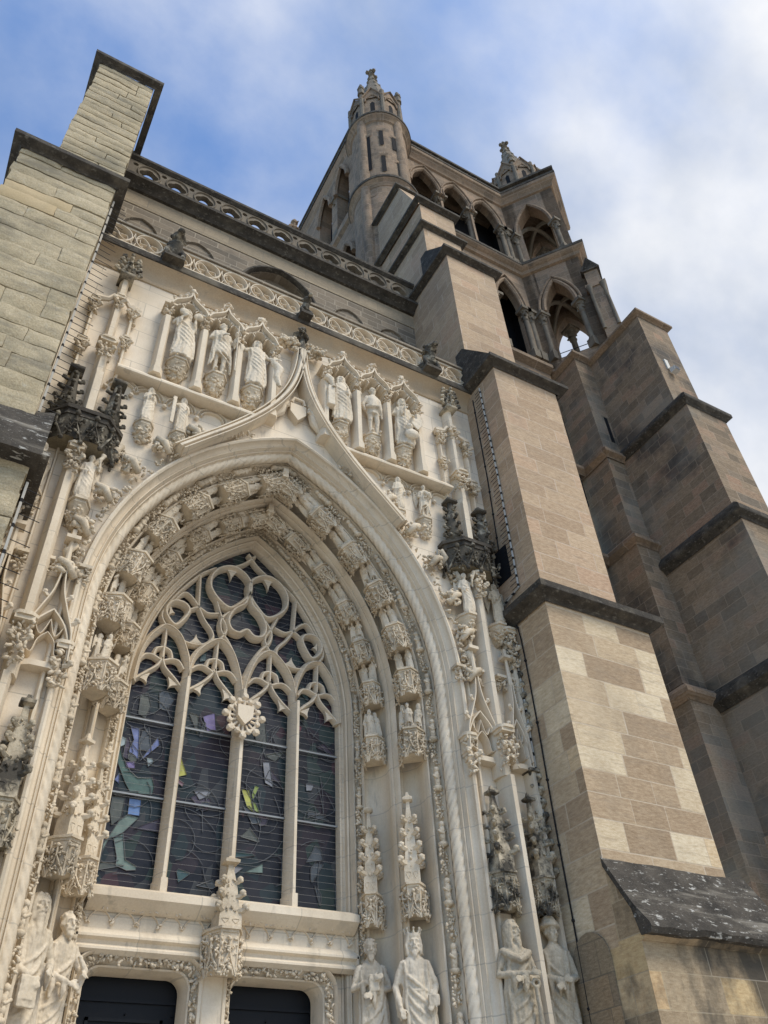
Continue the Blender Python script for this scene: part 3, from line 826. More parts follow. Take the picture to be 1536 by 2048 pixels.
pr = thing('parapet', 'pierced quatrefoil parapet with black rails along the top of the nave wall', 'parapet', (AX, 1.6, 22.7))
q = MB(); rows = []
for y, z in ((1.75, 22.5), (1.6, 22.52), (1.5, 22.66), (1.34, 22.72), (1.34, 22.84), (1.5, 22.92), (1.75, 22.96)): rows.append([(-.3, y, z), (8.72, y, z)])
q.loft(rows); part(q, 'cornice', 'drip', pr)
def qfoil(c, z, d, r):
    def top(u):
        o = u - c; h = -1
        for (lx, lz) in ((-d, 0), (d, 0), (0, d)):
            e = r * r - (o - lx) ** 2
            if e > 0: h = max(h, lz + math.sqrt(e))
        return z + max(h, .0)
    return (c - d - r, c + d + r, (lambda u: 2 * z - top(u)), top)
def circ(c, z, r):
    f = lambda u: math.sqrt(max(0, r * r - (u - c) ** 2))
    return (c - r, c + r, (lambda u: z - f(u)), (lambda u: z + f(u)))
hs = []
xs = [AX - 4.66 + .785 * k for k in range(12)]
for x in xs:
    if -.2 < x < 8.5: hs.append(qfoil(x, 23.32, .125, .135))
    if -.2 < x + .39 < 8.5: hs += [circ(x + .39, 23.6, .075), circ(x + .39, 23.1, .085)]
q = MB(); perforated(q, -.3, 8.72, 22.9, 23.8, hs, TX(1.52), .16, 12); pp_ = part(q, 'pierced_panel', 'darkshaft', pr, angle=30)
q = MB()
for x in xs:
    if -.2 < x < 8.5: q.strip([(x + .31 * math.cos(2 * PI * k / 20), 23.34 + .36 * math.sin(2 * PI * k / 20)) for k in range(20)], .04, 1.48, 1.53, closed=True)
sub(q, 'ring_moulding', 'darkshaft', pp_)
q = MB(); rows = []
for y, z in ((1.72, 23.78), (1.5, 23.78), (1.42, 23.86), (1.42, 23.96), (1.56, 24.04), (1.72, 24.04)): rows.append([(-.3, y, z), (8.72, y, z)])
q.loft(rows); part(q, 'top_rail', 'drip', pr)
q = MB()
for z, r_ in ((0, .16), (.3, .11), (.55, .17), (.8, .12), (1.0, .16), (1.2, .08)): q.ball((6.4, 6, 32.3 + z), r_, 2)
q.tube([(6.4, 6, 31.0), (6.4, 6, 33)], .09); leafy(q, (6.4, 6, 32.9), 12, (.2, .2, .3), .12, rng(5))
tag(q.build('stone_finial', 'tower'), 'little carved stone finial peeping over the nave parapet against the sky', 'finial')
# roof slope the finial and parapet stand before (nave roof, hidden from below)
q = MB(); q.prism([(1.9, 22.5), (2.3, 22.5), (6.4, 31.2), (6.2, 31.2)], -.3, 7.1, 'x'); part(q, 'roof', 'slit', nv, smooth=False)

# ---- bell tower
tw = thing('bell_tower', 'brown sandstone belfry with two tiers of pointed arches rising above the buttress', 'tower', (12, 5, 0))
TA, TB, TC, TD = (14.12, 1.75), (15.45, 0.0), (17.2, 1.33), (15.87, 3.08)
def column(x, y, z0, z1, r, root=None):
    """column part with its capital and base as sub-parts"""
    root = root or tw
    mb_cap = MB(); mb_b = MB(); mb = MB()
    mb.lathe([(r, 0), (r * .93, z1 - z0)], 14, (x, y, z0)); c_ = part(mb, 'column', 'darkshaft', root)
    mb_b.box(x - r * 1.5, x + r * 1.5, y - r * 1.5, y + r * 1.5, z0 - .5, z0 - .08)
    mb_b.lathe([(r * 1.5, -.08), (r * 1.3, .0), (r * 1.05, .06)], 14, (x, y, z0))
    mb_cap.lathe([(r * .95, 0), (r * 1.25, .06), (r * 1.0, .1), (r * 1.1, .3), (r * 1.7, .52), (r * 1.8, .55)], 14, (x, y, z1 - .02))
    rg_ = rng(int(x * 100))
    for k in range(14):
        a = 2 * PI * k / 14
        leafy(mb_cap, (x + r * 1.35 * math.cos(a), y + r * 1.35 * math.sin(a), z1 + rg_.choice((.22, .42))), 1, (.01, .01, .04), .09, rg_)
    e = r * 2.1
    mb_cap.box(x - e, x + e, y - e, y + e, z1 + .53, z1 + .68)
    sub(mb_cap, 'capital', 'darkshaft', c_); sub(mb_b, 'column_base', 'darkshaft', c_)
WY = 1.75
lo = [parch(11.0, 12.4, 23.35, 26.5, 27.95), parch(12.53, 13.66, 23.35, 26.5, 27.9)]
up = [parch(9.45, 10.80, 29.55, 32.4, 33.75), parch(10.90, 12.23, 29.55, 32.4, 33.7), parch(12.33, 13.70, 29.55, 32.4, 33.65)]
q = MB(); perforated(q, 8.5, 14.12, 7, 34.4, lo + up, TX(WY), .3); part(q, 'west_wall', 'tower', tw, smooth=False)
T1, L1 = rotT(TA, TB)
dl = parch(.5, 1.6, 23.5, 26.2, 27.8); du = parch(.32, 1.74, 29.5, 31.6, 33.55)
q = MB(); perforated(q, 0, L1, 23.1, 34.4, [dl, du], T1, .5); part(q, 'corner_bay_wall', 'tower', tw, smooth=False)
for a, c in ((TB, TC), (TC, TD), (TD, TA)):
    T2, L2 = rotT(a, c)
    q = MB(); perforated(q, 0, L2, 23.1, 34.4, [parch(.45, L2 - .45, 23.3, 26.2, 27.75), parch(.45, L2 - .45, 29.2, 31.6, 33.35)], T2, .5); part(q, 'corner_bay_wall', 'tower', tw, smooth=False)
q = MB()
bay = [TA, TB, TC, TD]
for z, z2 in ((23.0, 22.9), (28.75, 28.6), (34.2, 34.1)):
    q = MB(); q.prism(bay, z, z + .25, 'z'); q.box(8.6, 14.9 if z < 25 else 16, 2.1, 12, z2, z2 + .24); part(q, 'floor_slab', 'tower', tw, smooth=False)
q = MB(); q.box(8.6, 14.3, 2.75, 2.85, 23, 34.3); q.box(14.1, 14.25, 2.2, 2.75, 23, 34.3); part(q, 'shade_backing', 'slit', tw, smooth=False)  # near-black screen added behind the arches so that they read dark
for x in (10.85, 12.28): column(x, WY + .2, 30.0, 31.75, .13)
column(12.46, WY + .15, 24.0, 25.95, .14)
for x in (13.72, 13.98): column(x, WY + .02, 30.0, 31.5, .1); column(x, WY + .02, 24.0, 25.7, .1)
for u in (.3, 1.68): x, y, _ = T1(u, 0, .05); column(x, y, 24.0, 25.5, .1)
for u in (.22, 1.86): x, y, _ = T1(u, 0, .05); column(x, y, 29.9, 31.0, .1)
for z0, z1 in ((23.6, 26.6), (29.2, 32.2)): x, y, _ = T1(1.1, 0, 2.0); column(x, y, z0, z1, .12)
for h, sp in [(h, 26.4) for h in lo] + [(h, 32.3) for h in up]:
    q = MB(); ap = h[3]((h[0] + h[1]) / 2)
    q.strip(arch_pts(h[0] - .02, h[1] + .02, sp, ap + .03), .16, WY - .1, WY + .02); q.strip(arch_pts(h[0] - .12, h[1] + .12, sp - .1, ap + .2), .1, WY - .15, WY + .02)
    part(q, 'arch_moulding', 'tower', tw)
for h, sp in ((dl, 26.2), (du, 31.6)):
    c = (h[0] + h[1]) / 2; ap = h[3](c); q = MB()
    for e, w_, o_ in ((.03, .15, .08), (.2, .1, .12)) if h is dl else ((.03, .14, .08),):
        q.tube([T1(u, z, -o_ * .6) for u, z in arch_pts(h[0] - e, h[1] + e, sp, ap + e * 1.2)], w_ * .55, 6)
    part(q, 'arch_moulding', 'tower', tw)
# vault ribs seen through the open bay
cx_, cy_ = 15.66, 1.54
for z in (26.0, 31.5):
    for (x, y) in bay:
        q = MB(); q.tube([(x + (cx_ - x) * t_ * .9 + (cx_ - x) * .1, y + (cy_ - y) * (.1 + .9 * t_), z + 1.9 * math.sin(t_ * PI / 2)) for t_ in [k / 8 for k in range(9)]], .09, 6)
        part(q, 'vault_rib', 'darkshaft', tw)
q = MB()
for z in (23.55, 23.8, 24.05, 29.35, 29.6):
    q.tube([T1(u, z, 1.9) for u in (.2, 2.0)], .02, 5); q.tube([T1(u, z, .25) for u in (.5, 1.6)], .015, 5)
for z in (23.7, 24.1): q.tube([(11, 2.3, z), (14, 2.3, z)], .02, 5)
part(q, 'guard_rail', 'cable', tw)
def band_path(pts, prof, mb):
    """moulding following an outline in plan; prof = (out, z)"""
    k = len(pts); rows = []
    for o_, z in prof:
        row = []
        for i, p_ in enumerate(pts):
            d0 = (V(p_) - V(pts[i - 1])).normalized() if i else (V(pts[1]) - V(p_)).normalized()
            d1 = (V(pts[i + 1]) - V(p_)).normalized() if i < k - 1 else d0
            n0 = V((d0[1], -d0[0])); n1_ = V((d1[1], -d1[0])); nn = n0 + n1_
            nn = nn / max(.3, nn.dot(n0)) if nn.length > .1 else n0
            row.append((p_[0] + nn[0] * o_, p_[1] + nn[1] * o_, z))
        rows.append(row)
    return mb.loft(rows)
line = [(8.3, WY), TA, TB, TC, TD]
q = MB(); band_path(line, ((-.02, 34.2), (.08, 34.25), (.12, 34.45), (.3, 34.6), (.32, 34.75)), q); part(q, 'cornice', 'tower', tw)
q = MB(); band_path(line, ((.30, 34.75), (.34, 34.78), (.34, 34.9), (.2, 34.93), (.2, 35.2), (.33, 35.22), (.33, 35.36), (-.3, 35.4)), q); part(q, 'parapet_rail', 'drip', tw)
q = MB(); rg = rng(8)
for k in range(26):
    leafy(q, (8.9 + k * .2, WY - .22, 35.06), 2, (.05, .03, .05), .07, rg)
part(q, 'carved_frieze', 'tower', tw)
q = MB(); band_path(line, ((-.02, 28.75), (.1, 28.8), (.14, 28.95), (.3, 29.05), (.32, 29.1)), q); part(q, 'string_course', 'tower', tw)
q = MB(); band_path(line, ((.3, 29.08), (.34, 29.12), (.34, 29.25), (-.02, 29.5)), q); part(q, 'string_course', 'drip', tw)
q = MB(); band_path([(8.3, WY), TA], ((-.02, 22.85), (.14, 22.95), (.22, 23.0), (.22, 23.16), (-.02, 23.4)), q); part(q, 'string_course', 'tower', tw)
# tower's north side, receding behind the nave
q = MB(); rn, Ln = rotT((7.25, 12), (7.25, 2.2))
hn = [parch(Ln - 1.55, Ln - .55, 29.8, 32.4, 34.0), parch(Ln - 3.1, Ln - 2.0, 29.8, 32.4, 34.0), parch(Ln - 1.3, Ln - .3, 24, 26.4, 27.6), parch(Ln - 2.9, Ln - 1.9, 24, 26.4, 27.6)]
perforated(q, 0, Ln, 20, 35.0, hn, rn, .5); part(q, 'north_wall', 'tower', tw, smooth=False)
q = MB(); q.box(8.2, 8.4, 2.6, 11.5, 20, 34.9); part(q, 'shade_backing', 'slit', tw, smooth=False)  # added black sheet gives the north openings their darkness
x, y, _ = rn(Ln - 1.78, 0, .2); column(x, y, 30.2, 31.9, .14)
for h in hn:
    q = MB(); q.tube([rn(u, z, -.06) for u, z in arch_pts(h[0], h[1], 32.4 if h[2](0) > 29 else 26.4, h[3]((h[0] + h[1]) / 2))], .1, 6); part(q, 'arch_moulding', 'tower', tw)
q = MB(); band_path([(7.25, 12), (7.25, 2.0)], ((-.02, 34.3), (.1, 34.6), (.16, 34.8)), q); band_path([(7.25, 12), (7.25, 2.0)], ((-.02, 28.8), (.12, 28.95), (.12, 29.05), (-.02, 29.3)), q); part(q, 'cornice', 'tower', tw)
q = MB(); band_path([(7.25, 12), (7.25, 2.0)], ((.1, 34.8), (.2, 34.82), (.2, 35.0), (.12, 35.05), (.12, 35.25), (.2, 35.3), (.2, 35.38), (-.2, 35.4)), q); part(q, 'parapet_rail', 'drip', tw)
# lower body right of the buttress: corner pilaster and its strings
q = MB(); q.box(14.4, 15.2, .83, 2.4, 15.2, 22.9); q.box(14.28, 15.2, .72, 2.4, 10.7, 15.0); q.box(14.1, 15.2, .55, 2.4, 0, 10.3); part(q, 'corner_pilaster', 'brown', tw, smooth=False)
for z, x0, y0 in ((22.85, 14.4, .83), (18.2, 14.38, .81), (14.8, 14.28, .72), (10.15, 14.1, .55)):
    q = MB(); drip(q, x0, 15.3, y0, 2.4, z, .16, .42, (1, 0))
    if z < 20: drip(q, 12, x0, 1.75, 2.4, z, .16, .42, (0, 0))
    part(q, 'string_course', 'tower', tw)
for x0, y, z0, z1 in ((13.98, 1.74, 19.3, 20.75), (14.0, 1.74, 16.9, 18.15), (14.86, .82, 19.1, 20.2)):
    q = MB(); q.box(x0, x0 + .13, y, y + .03, z0, z1); part(q, 'slit_window', 'slit', tw, smooth=False)
# gabled pier standing at the bay's outer corner
q = MB(); px, py = 15.62, -.12
dv = V((1.33, -1.75)).normalized(); dn = V((-dv[1], dv[0]))
def rot_prism(mb, w_, d_, z0, z1, top=None):
    cs_ = [V((px, py)) + dv * a * w_ + dn * c * d_ for a, c in ((-1, -1), (1, -1), (1, 1), (-1, 1))]
    mb.prism([tuple(c) for c in cs_], z0, z1, 'z'); return cs_
rot_prism(q, .27, .3, 23.2, 26.3)
cs_ = rot_prism(q, .36, .34, 26.3, 26.5)
rot_prism(q, .24, .28, 26.5, 27.4)
part(q, 'corner_pier', 'tower', tw, smooth=False)
q = MB()
for (a, c) in ((-1, -1), (1, -1)):
    p_ = V((px, py)) + dv * a * .24 + dn * c * .3
    q.lathe([(.07, 0), (.065, 2.1), (.13, 2.45)], 10, (p_[0], p_[1], 23.9))
part(q, 'column_shaft', 'darkshaft', tw)
q = MB()
for e, z0 in ((.34, 27.35), (.30, 27.3)):
    a = V((px, py)); r0 = a - dv * e - dn * .36; r1 = a + dv * e - dn * .36; b0 = a - dv * e + dn * .36; b1 = a + dv * e + dn * .36
    t0 = a - dn * .36; t1 = a + dn * .36
    vs = [(*r0, z0), (*r1, z0), (*t0, z0 + .75), (*b0, z0), (*b1, z0), (*t1, z0 + .75)]
    q.add(vs, [(0, 1, 2), (3, 5, 4), (0, 2, 5, 3), (1, 4, 5, 2), (0, 3, 4, 1)])
part(q, 'gablet', 'drip', tw, smooth=False)

def lantern(root, c, z, r, h, n=8, rot=0, body='tower', seed=1):
    """octagonal stone lantern: slit windows, gables, corner pinnacles, crocketed spire"""
    c = V((c[0], c[1], 0)); rg_ = rng(seed)
    P_ = lambda k, rr, zz: (c.x + rr * math.cos(rot + 2 * PI * k / n), c.y + rr * math.sin(rot + 2 * PI * k / n), zz)
    zb = z + h * .27
    q = MB(); q.loft([[P_(k, r, z) for k in range(n)], [P_(k, r, zb) for k in range(n)], [P_(k, r * .9, zb + .05) for k in range(n)]], True); part(q, 'drum', body, root, smooth=False)
    for k in range(n):
        q = MB(); s2 = MB(); s3 = MB()
        a0, a1 = V(P_(k, r, 0)), V(P_(k + 1, r, 0)); mid = (a0 + a1) / 2; d = (a1 - a0).normalized(); o_ = (mid - c); o_.z = 0; o_.normalize(); wd = (a1 - a0).length
        def F(u, zz, e): return tuple(mid + d * u + o_ * e + V((0, 0, zz)))
        sw = wd * .11; zt = z + h * .18
        s2.loft([[F(-sw, z + h * .08, .012), F(sw, z + h * .08, .012)], [F(-sw, zt, .012), F(sw, zt, .012)], [F(-sw * .1, zt + sw * 1.6, .012), F(sw * .1, zt + sw * 1.6, .012)]])
        g0 = zb - h * .03
        s3.add([F(-wd * .5, g0, .05), F(wd * .5, g0, .05), F(0, g0 + wd * 1.0, .05), F(-wd * .5, g0, -.35), F(wd * .5, g0, -.35), F(0, g0 + wd * 1.0, -.35)], [(0, 1, 2), (3, 5, 4), (0, 2, 5, 3), (1, 4, 5, 2)])
        s3.tube([F(-wd * .55, g0, .08), F(0, g0 + wd * 1.08, .08), F(wd * .55, g0, .08)], wd * .06, 6)
        s3.tube([F(u, g0 - wd * .3 + z_, .05) for u, z_ in ((-wd * .36, -.05), (-wd * .33, wd * .25), (0, wd * .62), (wd * .33, wd * .25), (wd * .36, -.05))], wd * .05, 6)
        # corner shaft and pinnacle with knob
        p_ = V(P_(k, r * 1.03, 0))
        q.tube([p_ + V((0, 0, z)), p_ + V((0, 0, zb + h * .04))], r * .085, 7)
        if k % 2 == 0:
            z1 = zb + h * .03
            q.tube([p_ + V((0, 0, z1)), p_ + V((0, 0, z1 + h * .05)), p_ + V((0, 0, z1 + h * .12))], [r * .15, r * .13, r * .04], 7)
            for zz, rr in ((.05, .13), (.08, .17), (.11, .11), (.135, .07)):
                q.ball(p_ + V((0, 0, z1 + h * zz)), r * rr, 1)
        part(s2, 'slit_window', 'slit', root, smooth=False); part(s3, 'gable', body, root, smooth=False); part(q, 'corner_pinnacle' if k % 2 == 0 else 'corner_shaft', 'darkshaft', root)
    q = MB(); zs_ = zb; zt = z + h * .9
    q.loft([[P_(k, r * .9, zs_) for k in range(n)], [P_(k, r * .07, zt) for k in range(n)]], True)
    for k in range(n):
        for t_ in (.2, .36, .52, .68, .84):
            rr = r * (.8 - .74 * t_); p_ = P_(k, rr, zs_ + (zt - zs_) * t_)
            q.ball(p_, r * .085, 1)
    for zz, rr in ((.9, .10), (.93, .17), (.96, .10), (.985, .13), (1.0, .06)): q.ball((c.x, c.y, z + h * zz), r * rr, 1)
    for k in range(4):
        a = PI / 2 * k; q.ball((c.x + r * .2 * math.cos(a), c.y + r * .2 * math.sin(a), z + h * .935), r * .1, 1)
    part(q, 'spire', 'darkshaft', root)
ln = thing('pinnacle', 'stone corner pinnacle with gables and a crocketed spire, on the right corner of the belfry', 'pinnacle', (15.66, 1.54, 35.2))
lantern(ln, (15.45, 1.6), 35.5, 1.05, 6.2, rot=PI / 8 + .35, seed=3)

# ---- round stair turret at the tower's left corner
TC_ = (8.1, 1.75)
st = thing('stair_turret', 'tall round stair turret with slit windows and a gabled lantern on top', 'turret', (*TC_, 20))
q = MB(); q.lathe([(1.1, 20), (1.1, 28.6), (1.06, 28.6), (1.06, 34)], 40, (*TC_, 0)); part(q, 'drum', 'tower', st, angle=30)
q = MB()
for a in (-2.75, -1.35):
    c0 = (TC_[0] + 1.04 * math.cos(a), TC_[1] + 1.04 * math.sin(a))
    q.lathe([(.2, 20), (.2, 33.9)], 10, (*c0, 0))
part(q, 'pilaster', 'tower', st)
for z in (28.25, 33.55):
    q = MB(); q.lathe([(1.03, z), (1.12, z + .05), (1.15, z + .2), (1.28, z + .34)], 44, (*TC_, 0), cap=False); part(q, 'ring_moulding', 'tower', st)
    q = MB(); q.lathe([(1.28, z + .34), (1.31, z + .36), (1.31, z + .48), (1.23, z + .56), (1.03, z + .7), (.2, z + .74)], 44, (*TC_, 0), cap=False); part(q, 'ring_moulding', 'drip', st)
for a, z0, z1 in ((-2.05, 31.5, 32.7), (-2.05, 29.4, 30.6), (-2.52, 29.7, 32.4), (-1.6, 31.3, 32.3), (-2.5, 26.4, 27.7), (-2.45, 23.0, 25.2), (-1.5, 29.4, 30.3)):
    d = V((math.cos(a), math.sin(a), 0)); tg = V((-d.y, d.x, 0)); c = V((*TC_, 0)) + d * 1.04
    def F(u, zz, e): return tuple(c + tg * u + d * e + V((0, 0, zz)))
    q = MB(); s_ = MB()
    q.quad(F(-.075, z0, .05), F(.075, z0, .05), F(.075, z1, .05), F(-.075, z1, .05))
    s_.loft([[F(-.2, z1 + .13, .08), F(.2, z1 + .13, .08)], [F(-.075, z1 - .02, .055), F(.075, z1 - .02, .055)]])
    q.quad(F(-.17, z1 + .1, .062), F(-.08, z1, .062), F(.08, z1, .062), F(.17, z1 + .1, .062))
    part(q, 'slit_window', 'slit', st, smooth=False); part(s_, 'window_head', 'tower', st, smooth=False)
lantern(st, TC_, 34.2, 1.06, 7.5, rot=PI / 8 + .1, seed=2)

# ---- the second tower buttress at the right edge
fb = thing('buttress', 'dark brown tower buttress stepping down at the right edge, its long left face in shade', 'buttress', (15.1, -1.5, 0))
q = MB(); q.box(15.08, 16.35, -1.42, 2.4, 18.6, 22.9); part(q, 'top_stage', 'brown', fb, smooth=False)
q = MB(); q.box(15.06, 16.6, -1.72, 2.4, 14.3, 18.4); part(q, 'middle_stage', 'brown', fb, smooth=False)
q = MB(); q.box(15.04, 16.8, -1.8, 2.4, 10.3, 14.2); part(q, 'lower_stage', 'brown', fb, smooth=False)
q = MB(); q.box(15.0, 17, -2.0, 2.4, 0, 10.2); part(q, 'base', 'brown', fb, smooth=False)
q = MB(); drip(q, 15.08, 16.35, -1.42, 2.4, 22.8, .15, .36); part(q, 'coping', 'tower', fb)
q = MB(); drip(q, 15.06, 16.6, -1.72, 2.4, 18.25, .16, .5); part(q, 'dripstone', 'drip', fb)
q = MB(); drip(q, 15.04, 16.8, -1.8, 2.4, 14.0, .18, .55); part(q, 'dripstone', 'drip', fb)
q = MB(); drip(q, 15.0, 17, -2.0, 2.4, 10.0, .2, .55); part(q, 'dripstone', 'drip', fb)
q = MB(); q.box(15.85, 16.5, 1.68, 1.8, 6.2, 7.1); q.box(14.97, 15.02, .45, .75, 6.3, 7.0); part(q, 'slit_window', 'slit', fb, smooth=False)
q = MB(); q.box(14.93, 15.02, .35, .85, 7.0, 7.25); part(q, 'window_head', 'buttress', fb, smooth=False)
fl = thing('floodlight', 'small grey floodlight fixed below a pale plate on the right tower buttress', 'lamp', (15.5, -1.45, 20.3))
q = MB(); q.box(15.43, 15.57, -1.46, -1.42, 20.35, 20.8); part(q, 'mounting_plate', 'lampmetal', fl, smooth=False)
q = MB(); q.box(15.44, 15.64, -1.66, -1.48, 20.12, 20.28); q.tube([(15.5, -1.44, 20.4), (15.5, -1.6, 20.3)], .02); hs_ = part(q, 'housing', 'lampmetal', fl, smooth=False)
q = MB(); q.box(15.455, 15.625, -1.672, -1.655, 20.13, 20.27); sub(q, 'lens', 'lampglass', hs_, smooth=False)

# the tower group stands further back than the portal and is a fifth larger than drawn above
for o, l in ((tw, (14.4, 8, -.32)), (ln, (18.79, 3.85, 41.92)), (st, (9.72, 4.1, 23.68)), (fb, (18.12, .2, -.32)), (fl, (18.6, .26, 24.04))):
    o.scale = (1.2, 1.2, 1.2); o.location = l
# ------------------------------------------------------------------ the portal
ZS = 8.5
def HA(a): return 11.95 + (a - 1.87) * .9
NJ, NA = 16, 24
def arcp(a, Hh=None):
    h = (HA(a) if Hh is None else Hh) - ZS; Rr = (a * a + h * h) / (2 * a); th = math.asin(min(1, h / Rr)) if Rr >= h else PI / 2
    th = math.atan2(h, Rr - a)
    return Rr, a - Rr, th
def ring(a, z0=2.2, nj=NJ, na=NA):
    Rr, c, th = arcp(a)
    right = [(a, z0 + (ZS - z0) * i / nj) for i in range(nj)] + [(c + Rr * math.cos(th * i / na), ZS + Rr * math.sin(th * i / na)) for i in range(na + 1)]
    right[-1] = (0, right[-1][1])
    return [(-x, z) for x, z in right] + right[-2::-1]
def ztop(a, o):
    Rr, c, th = arcp(a); o = abs(o)
    return ZS + math.sqrt(max(0, Rr * Rr - (o - c) ** 2))
def along(a, s):
    """point and direction at arc length s above the spring on the right side (negative: down the jamb)"""
    Rr, c, th = arcp(a)
    if s <= 0: return (a, ZS + s), (0, 1)
    t_ = s / Rr
    return (c + Rr * math.cos(t_), ZS + Rr * math.sin(t_)), (-math.sin(t_), math.cos(t_))
def W(o, y, z): return (AX + o, y, z)
po = thing('portal', 'pale late gothic stone portal with a deep pointed arch full of carving', 'portal', (AX, 0, 0))
# wall panel with the arch cut out
q = MB(); HW = 4.48; ZT = 16.6; a0 = 3.255
xs = [-a0 * math.cos(PI * i / 60) for i in range(61)]
for x0, x1 in zip(xs[:-1], xs[1:]):
    q.quad(W(x0, 0, ztop(a0, x0)), W(x1, 0, ztop(a0, x1)), W(x1, 0, ZT), W(x0, 0, ZT))
for s_ in (-1, 1): q.quad(W(s_ * a0, 0, 2), W(s_ * HW, 0, 2), W(s_ * HW, 0, ZT), W(s_ * a0, 0, ZT))
part(q, 'wall_panel', 'panel', po, smooth=False)
PROF = [('hood_mould', 'jamb', [(3.27, .03), (3.27, -.08), (3.255, -.12), (3.22, -.135), (3.19, -.11), (3.185, -.06)]),
        ('outer_hollow', 'jamb', [(3.185, -.06), (3.17, -.01), (3.14, .03), (3.115, .04), (3.11, .015), (3.095, .01), (3.085, .05), (3.08, .09), (3.065, .11), (3.06, .085), (3.045, .085), (3.04, .13), (3.06, .3), (2.99, .40), (2.965, .36), (2.955, .36), (2.955, .40)]),
        ('band_ground', 'carve', [(2.955, .40), (2.94, .46), (2.85, .60), (2.84, .58)]),
        ('outer_niche_row', 'jamb', [(2.84, .58), (2.815, .53), (2.785, .53), (2.775, .60), (2.80, .72), (2.81, .88), (2.75, 1.02), (2.66, 1.12), (2.56, 1.12)]),
        ('dividing_rib', 'jamb', [(2.56, 1.12), (2.555, 1.04), (2.535, .99), (2.52, 1.02), (2.51, .95), (2.485, .92), (2.46, .96), (2.455, 1.05), (2.43, 1.04), (2.415, 1.08), (2.42, 1.16)]),
        ('inner_niche_row', 'jamb', [(2.42, 1.16), (2.45, 1.28), (2.43, 1.42), (2.36, 1.55), (2.27, 1.62), (2.18, 1.62), (2.165, 1.54), (2.145, 1.52), (2.13, 1.58)]),
        ('band_ground', 'carve', [(2.13, 1.58), (2.13, 1.66), (2.07, 1.73), (2.05, 1.70)]),
        ('window_reveal', 'jamb', [(2.05, 1.70), (2.035, 1.66), (2.01, 1.66), (2.0, 1.72), (1.985, 1.80), (1.96, 1.76), (1.94, 1.78), (1.935, 1.86), (1.90, 1.90), (1.88, 1.86), (1.86, 1.88), (1.85, 2.0), (1.85, 2.3)])]
for nm, mt, st_ in PROF:
    q = MB(); rr = [ring(a) for a, y in st_]
    q.loft([[W(x, y, z) for x, z in r_] for r_, (a, y) in zip(rr, st_)])
    part(q, nm, mt, po, angle=35)
# twisted rope roll
q = MB(); pa = ring(3.02, 2.2, 230, 190); s = 0; rows = []; n_ = 22
nrmy = V((0, 0, 0))
half = len(pa) // 2
for i, (x, z) in enumerate(pa):
    d = V((pa[min(i + 1, len(pa) - 1)][0] - pa[max(i - 1, 0)][0], 0, pa[min(i + 1, len(pa) - 1)][1] - pa[max(i - 1, 0)][1])).normalized()
    if i: s += math.hypot(x - pa[i - 1][0], z - pa[i - 1][1])
    e1 = V((0, 1, 0)); e2 = d.cross(e1)
    sg = 1 if i <= half else -1
    row = []
    for k in range(n_):
        ph = 2 * PI * k / n_
        r_ = .098 * (1 + .26 * (abs(math.sin(2.5 * ph + sg * s * 17)) ** .8 - .6))
        row.append(tuple(V(W(x, .25, z)) + (e1 * math.cos(ph) + e2 * math.sin(ph)) * r_))
    rows.append(row)
q.loft(rows, True); part(q, 'rope_moulding', 'jamb', po, angle=60)
# carved foliage bands with figurines
for a, y, hw, yd in ((2.895, .46, .075, .06), (2.09, 1.62, .058, .05)):
    q = MB(); rg = rng(int(a * 100))
    for sd_ in (-1, 1):
        Rr, c, th = arcp(a); s = -5.9
        while s < Rr * th - .03:
            (o, z), (tx, tz) = along(a, s)
            nx, nz = tz, -tx            # outward in the plane
            base = V(W(sd_ * o, y, z))
            T3 = V((sd_ * tx, 0, tz)); N3 = V((sd_ * nx, .0, nz)); F3 = V((-sd_ * .45 * (1 if s <= 0 else 1), -.85, 0))
            ph = (s + 5.9) % .86
            if ph < .40:       # figurine on a little bracket
                if ph < .06:
                    q.ball(base + F3 * .03, (hw * 1.25, hw * 1.2, hw * .7), 1)
                    for h_, r_ in ((.05, .85), (.10, .95), (.15, .9), (.20, 1.0), (.245, .8)):
                        q.ball(base + T3 * h_ + F3 * .045 + N3 * rg.uniform(-.008, .008), (hw * r_ * .8, hw * r_ * .8, hw * 1.0), 1)
                    q.ball(base + T3 * .30 + F3 * .055, hw * .72, 1)
                    q.tube([base + T3 * .22 + N3 * hw + F3 * .04, base + T3 * .15 + F3 * .09, base + T3 * .2 - N3 * hw + F3 * .05], hw * .3, 5)
                s += .06
                continue
            for _ in range(3):
                rot = Matrix.Rotation(rg.uniform(0, 6.3), 3, 'Y') @ Matrix.Rotation(rg.uniform(-.9, .9), 3, 'X')
                cpt = base + N3 * rg.uniform(-hw, hw) + F3 * rg.uniform(0, yd) + T3 * rg.uniform(-.02, .02)
                r_ = rg.uniform(.02, .042)
                q.ball(cpt, (r_, r_ * .6, r_ * .55), 1, rot)
            w_ = math.sin(s * 16) * hw
            q.ball(base + N3 * w_ + F3 * .02, .02, 1)
            s += .042
    part(q, 'foliage_band', 'carve', po, angle=180)
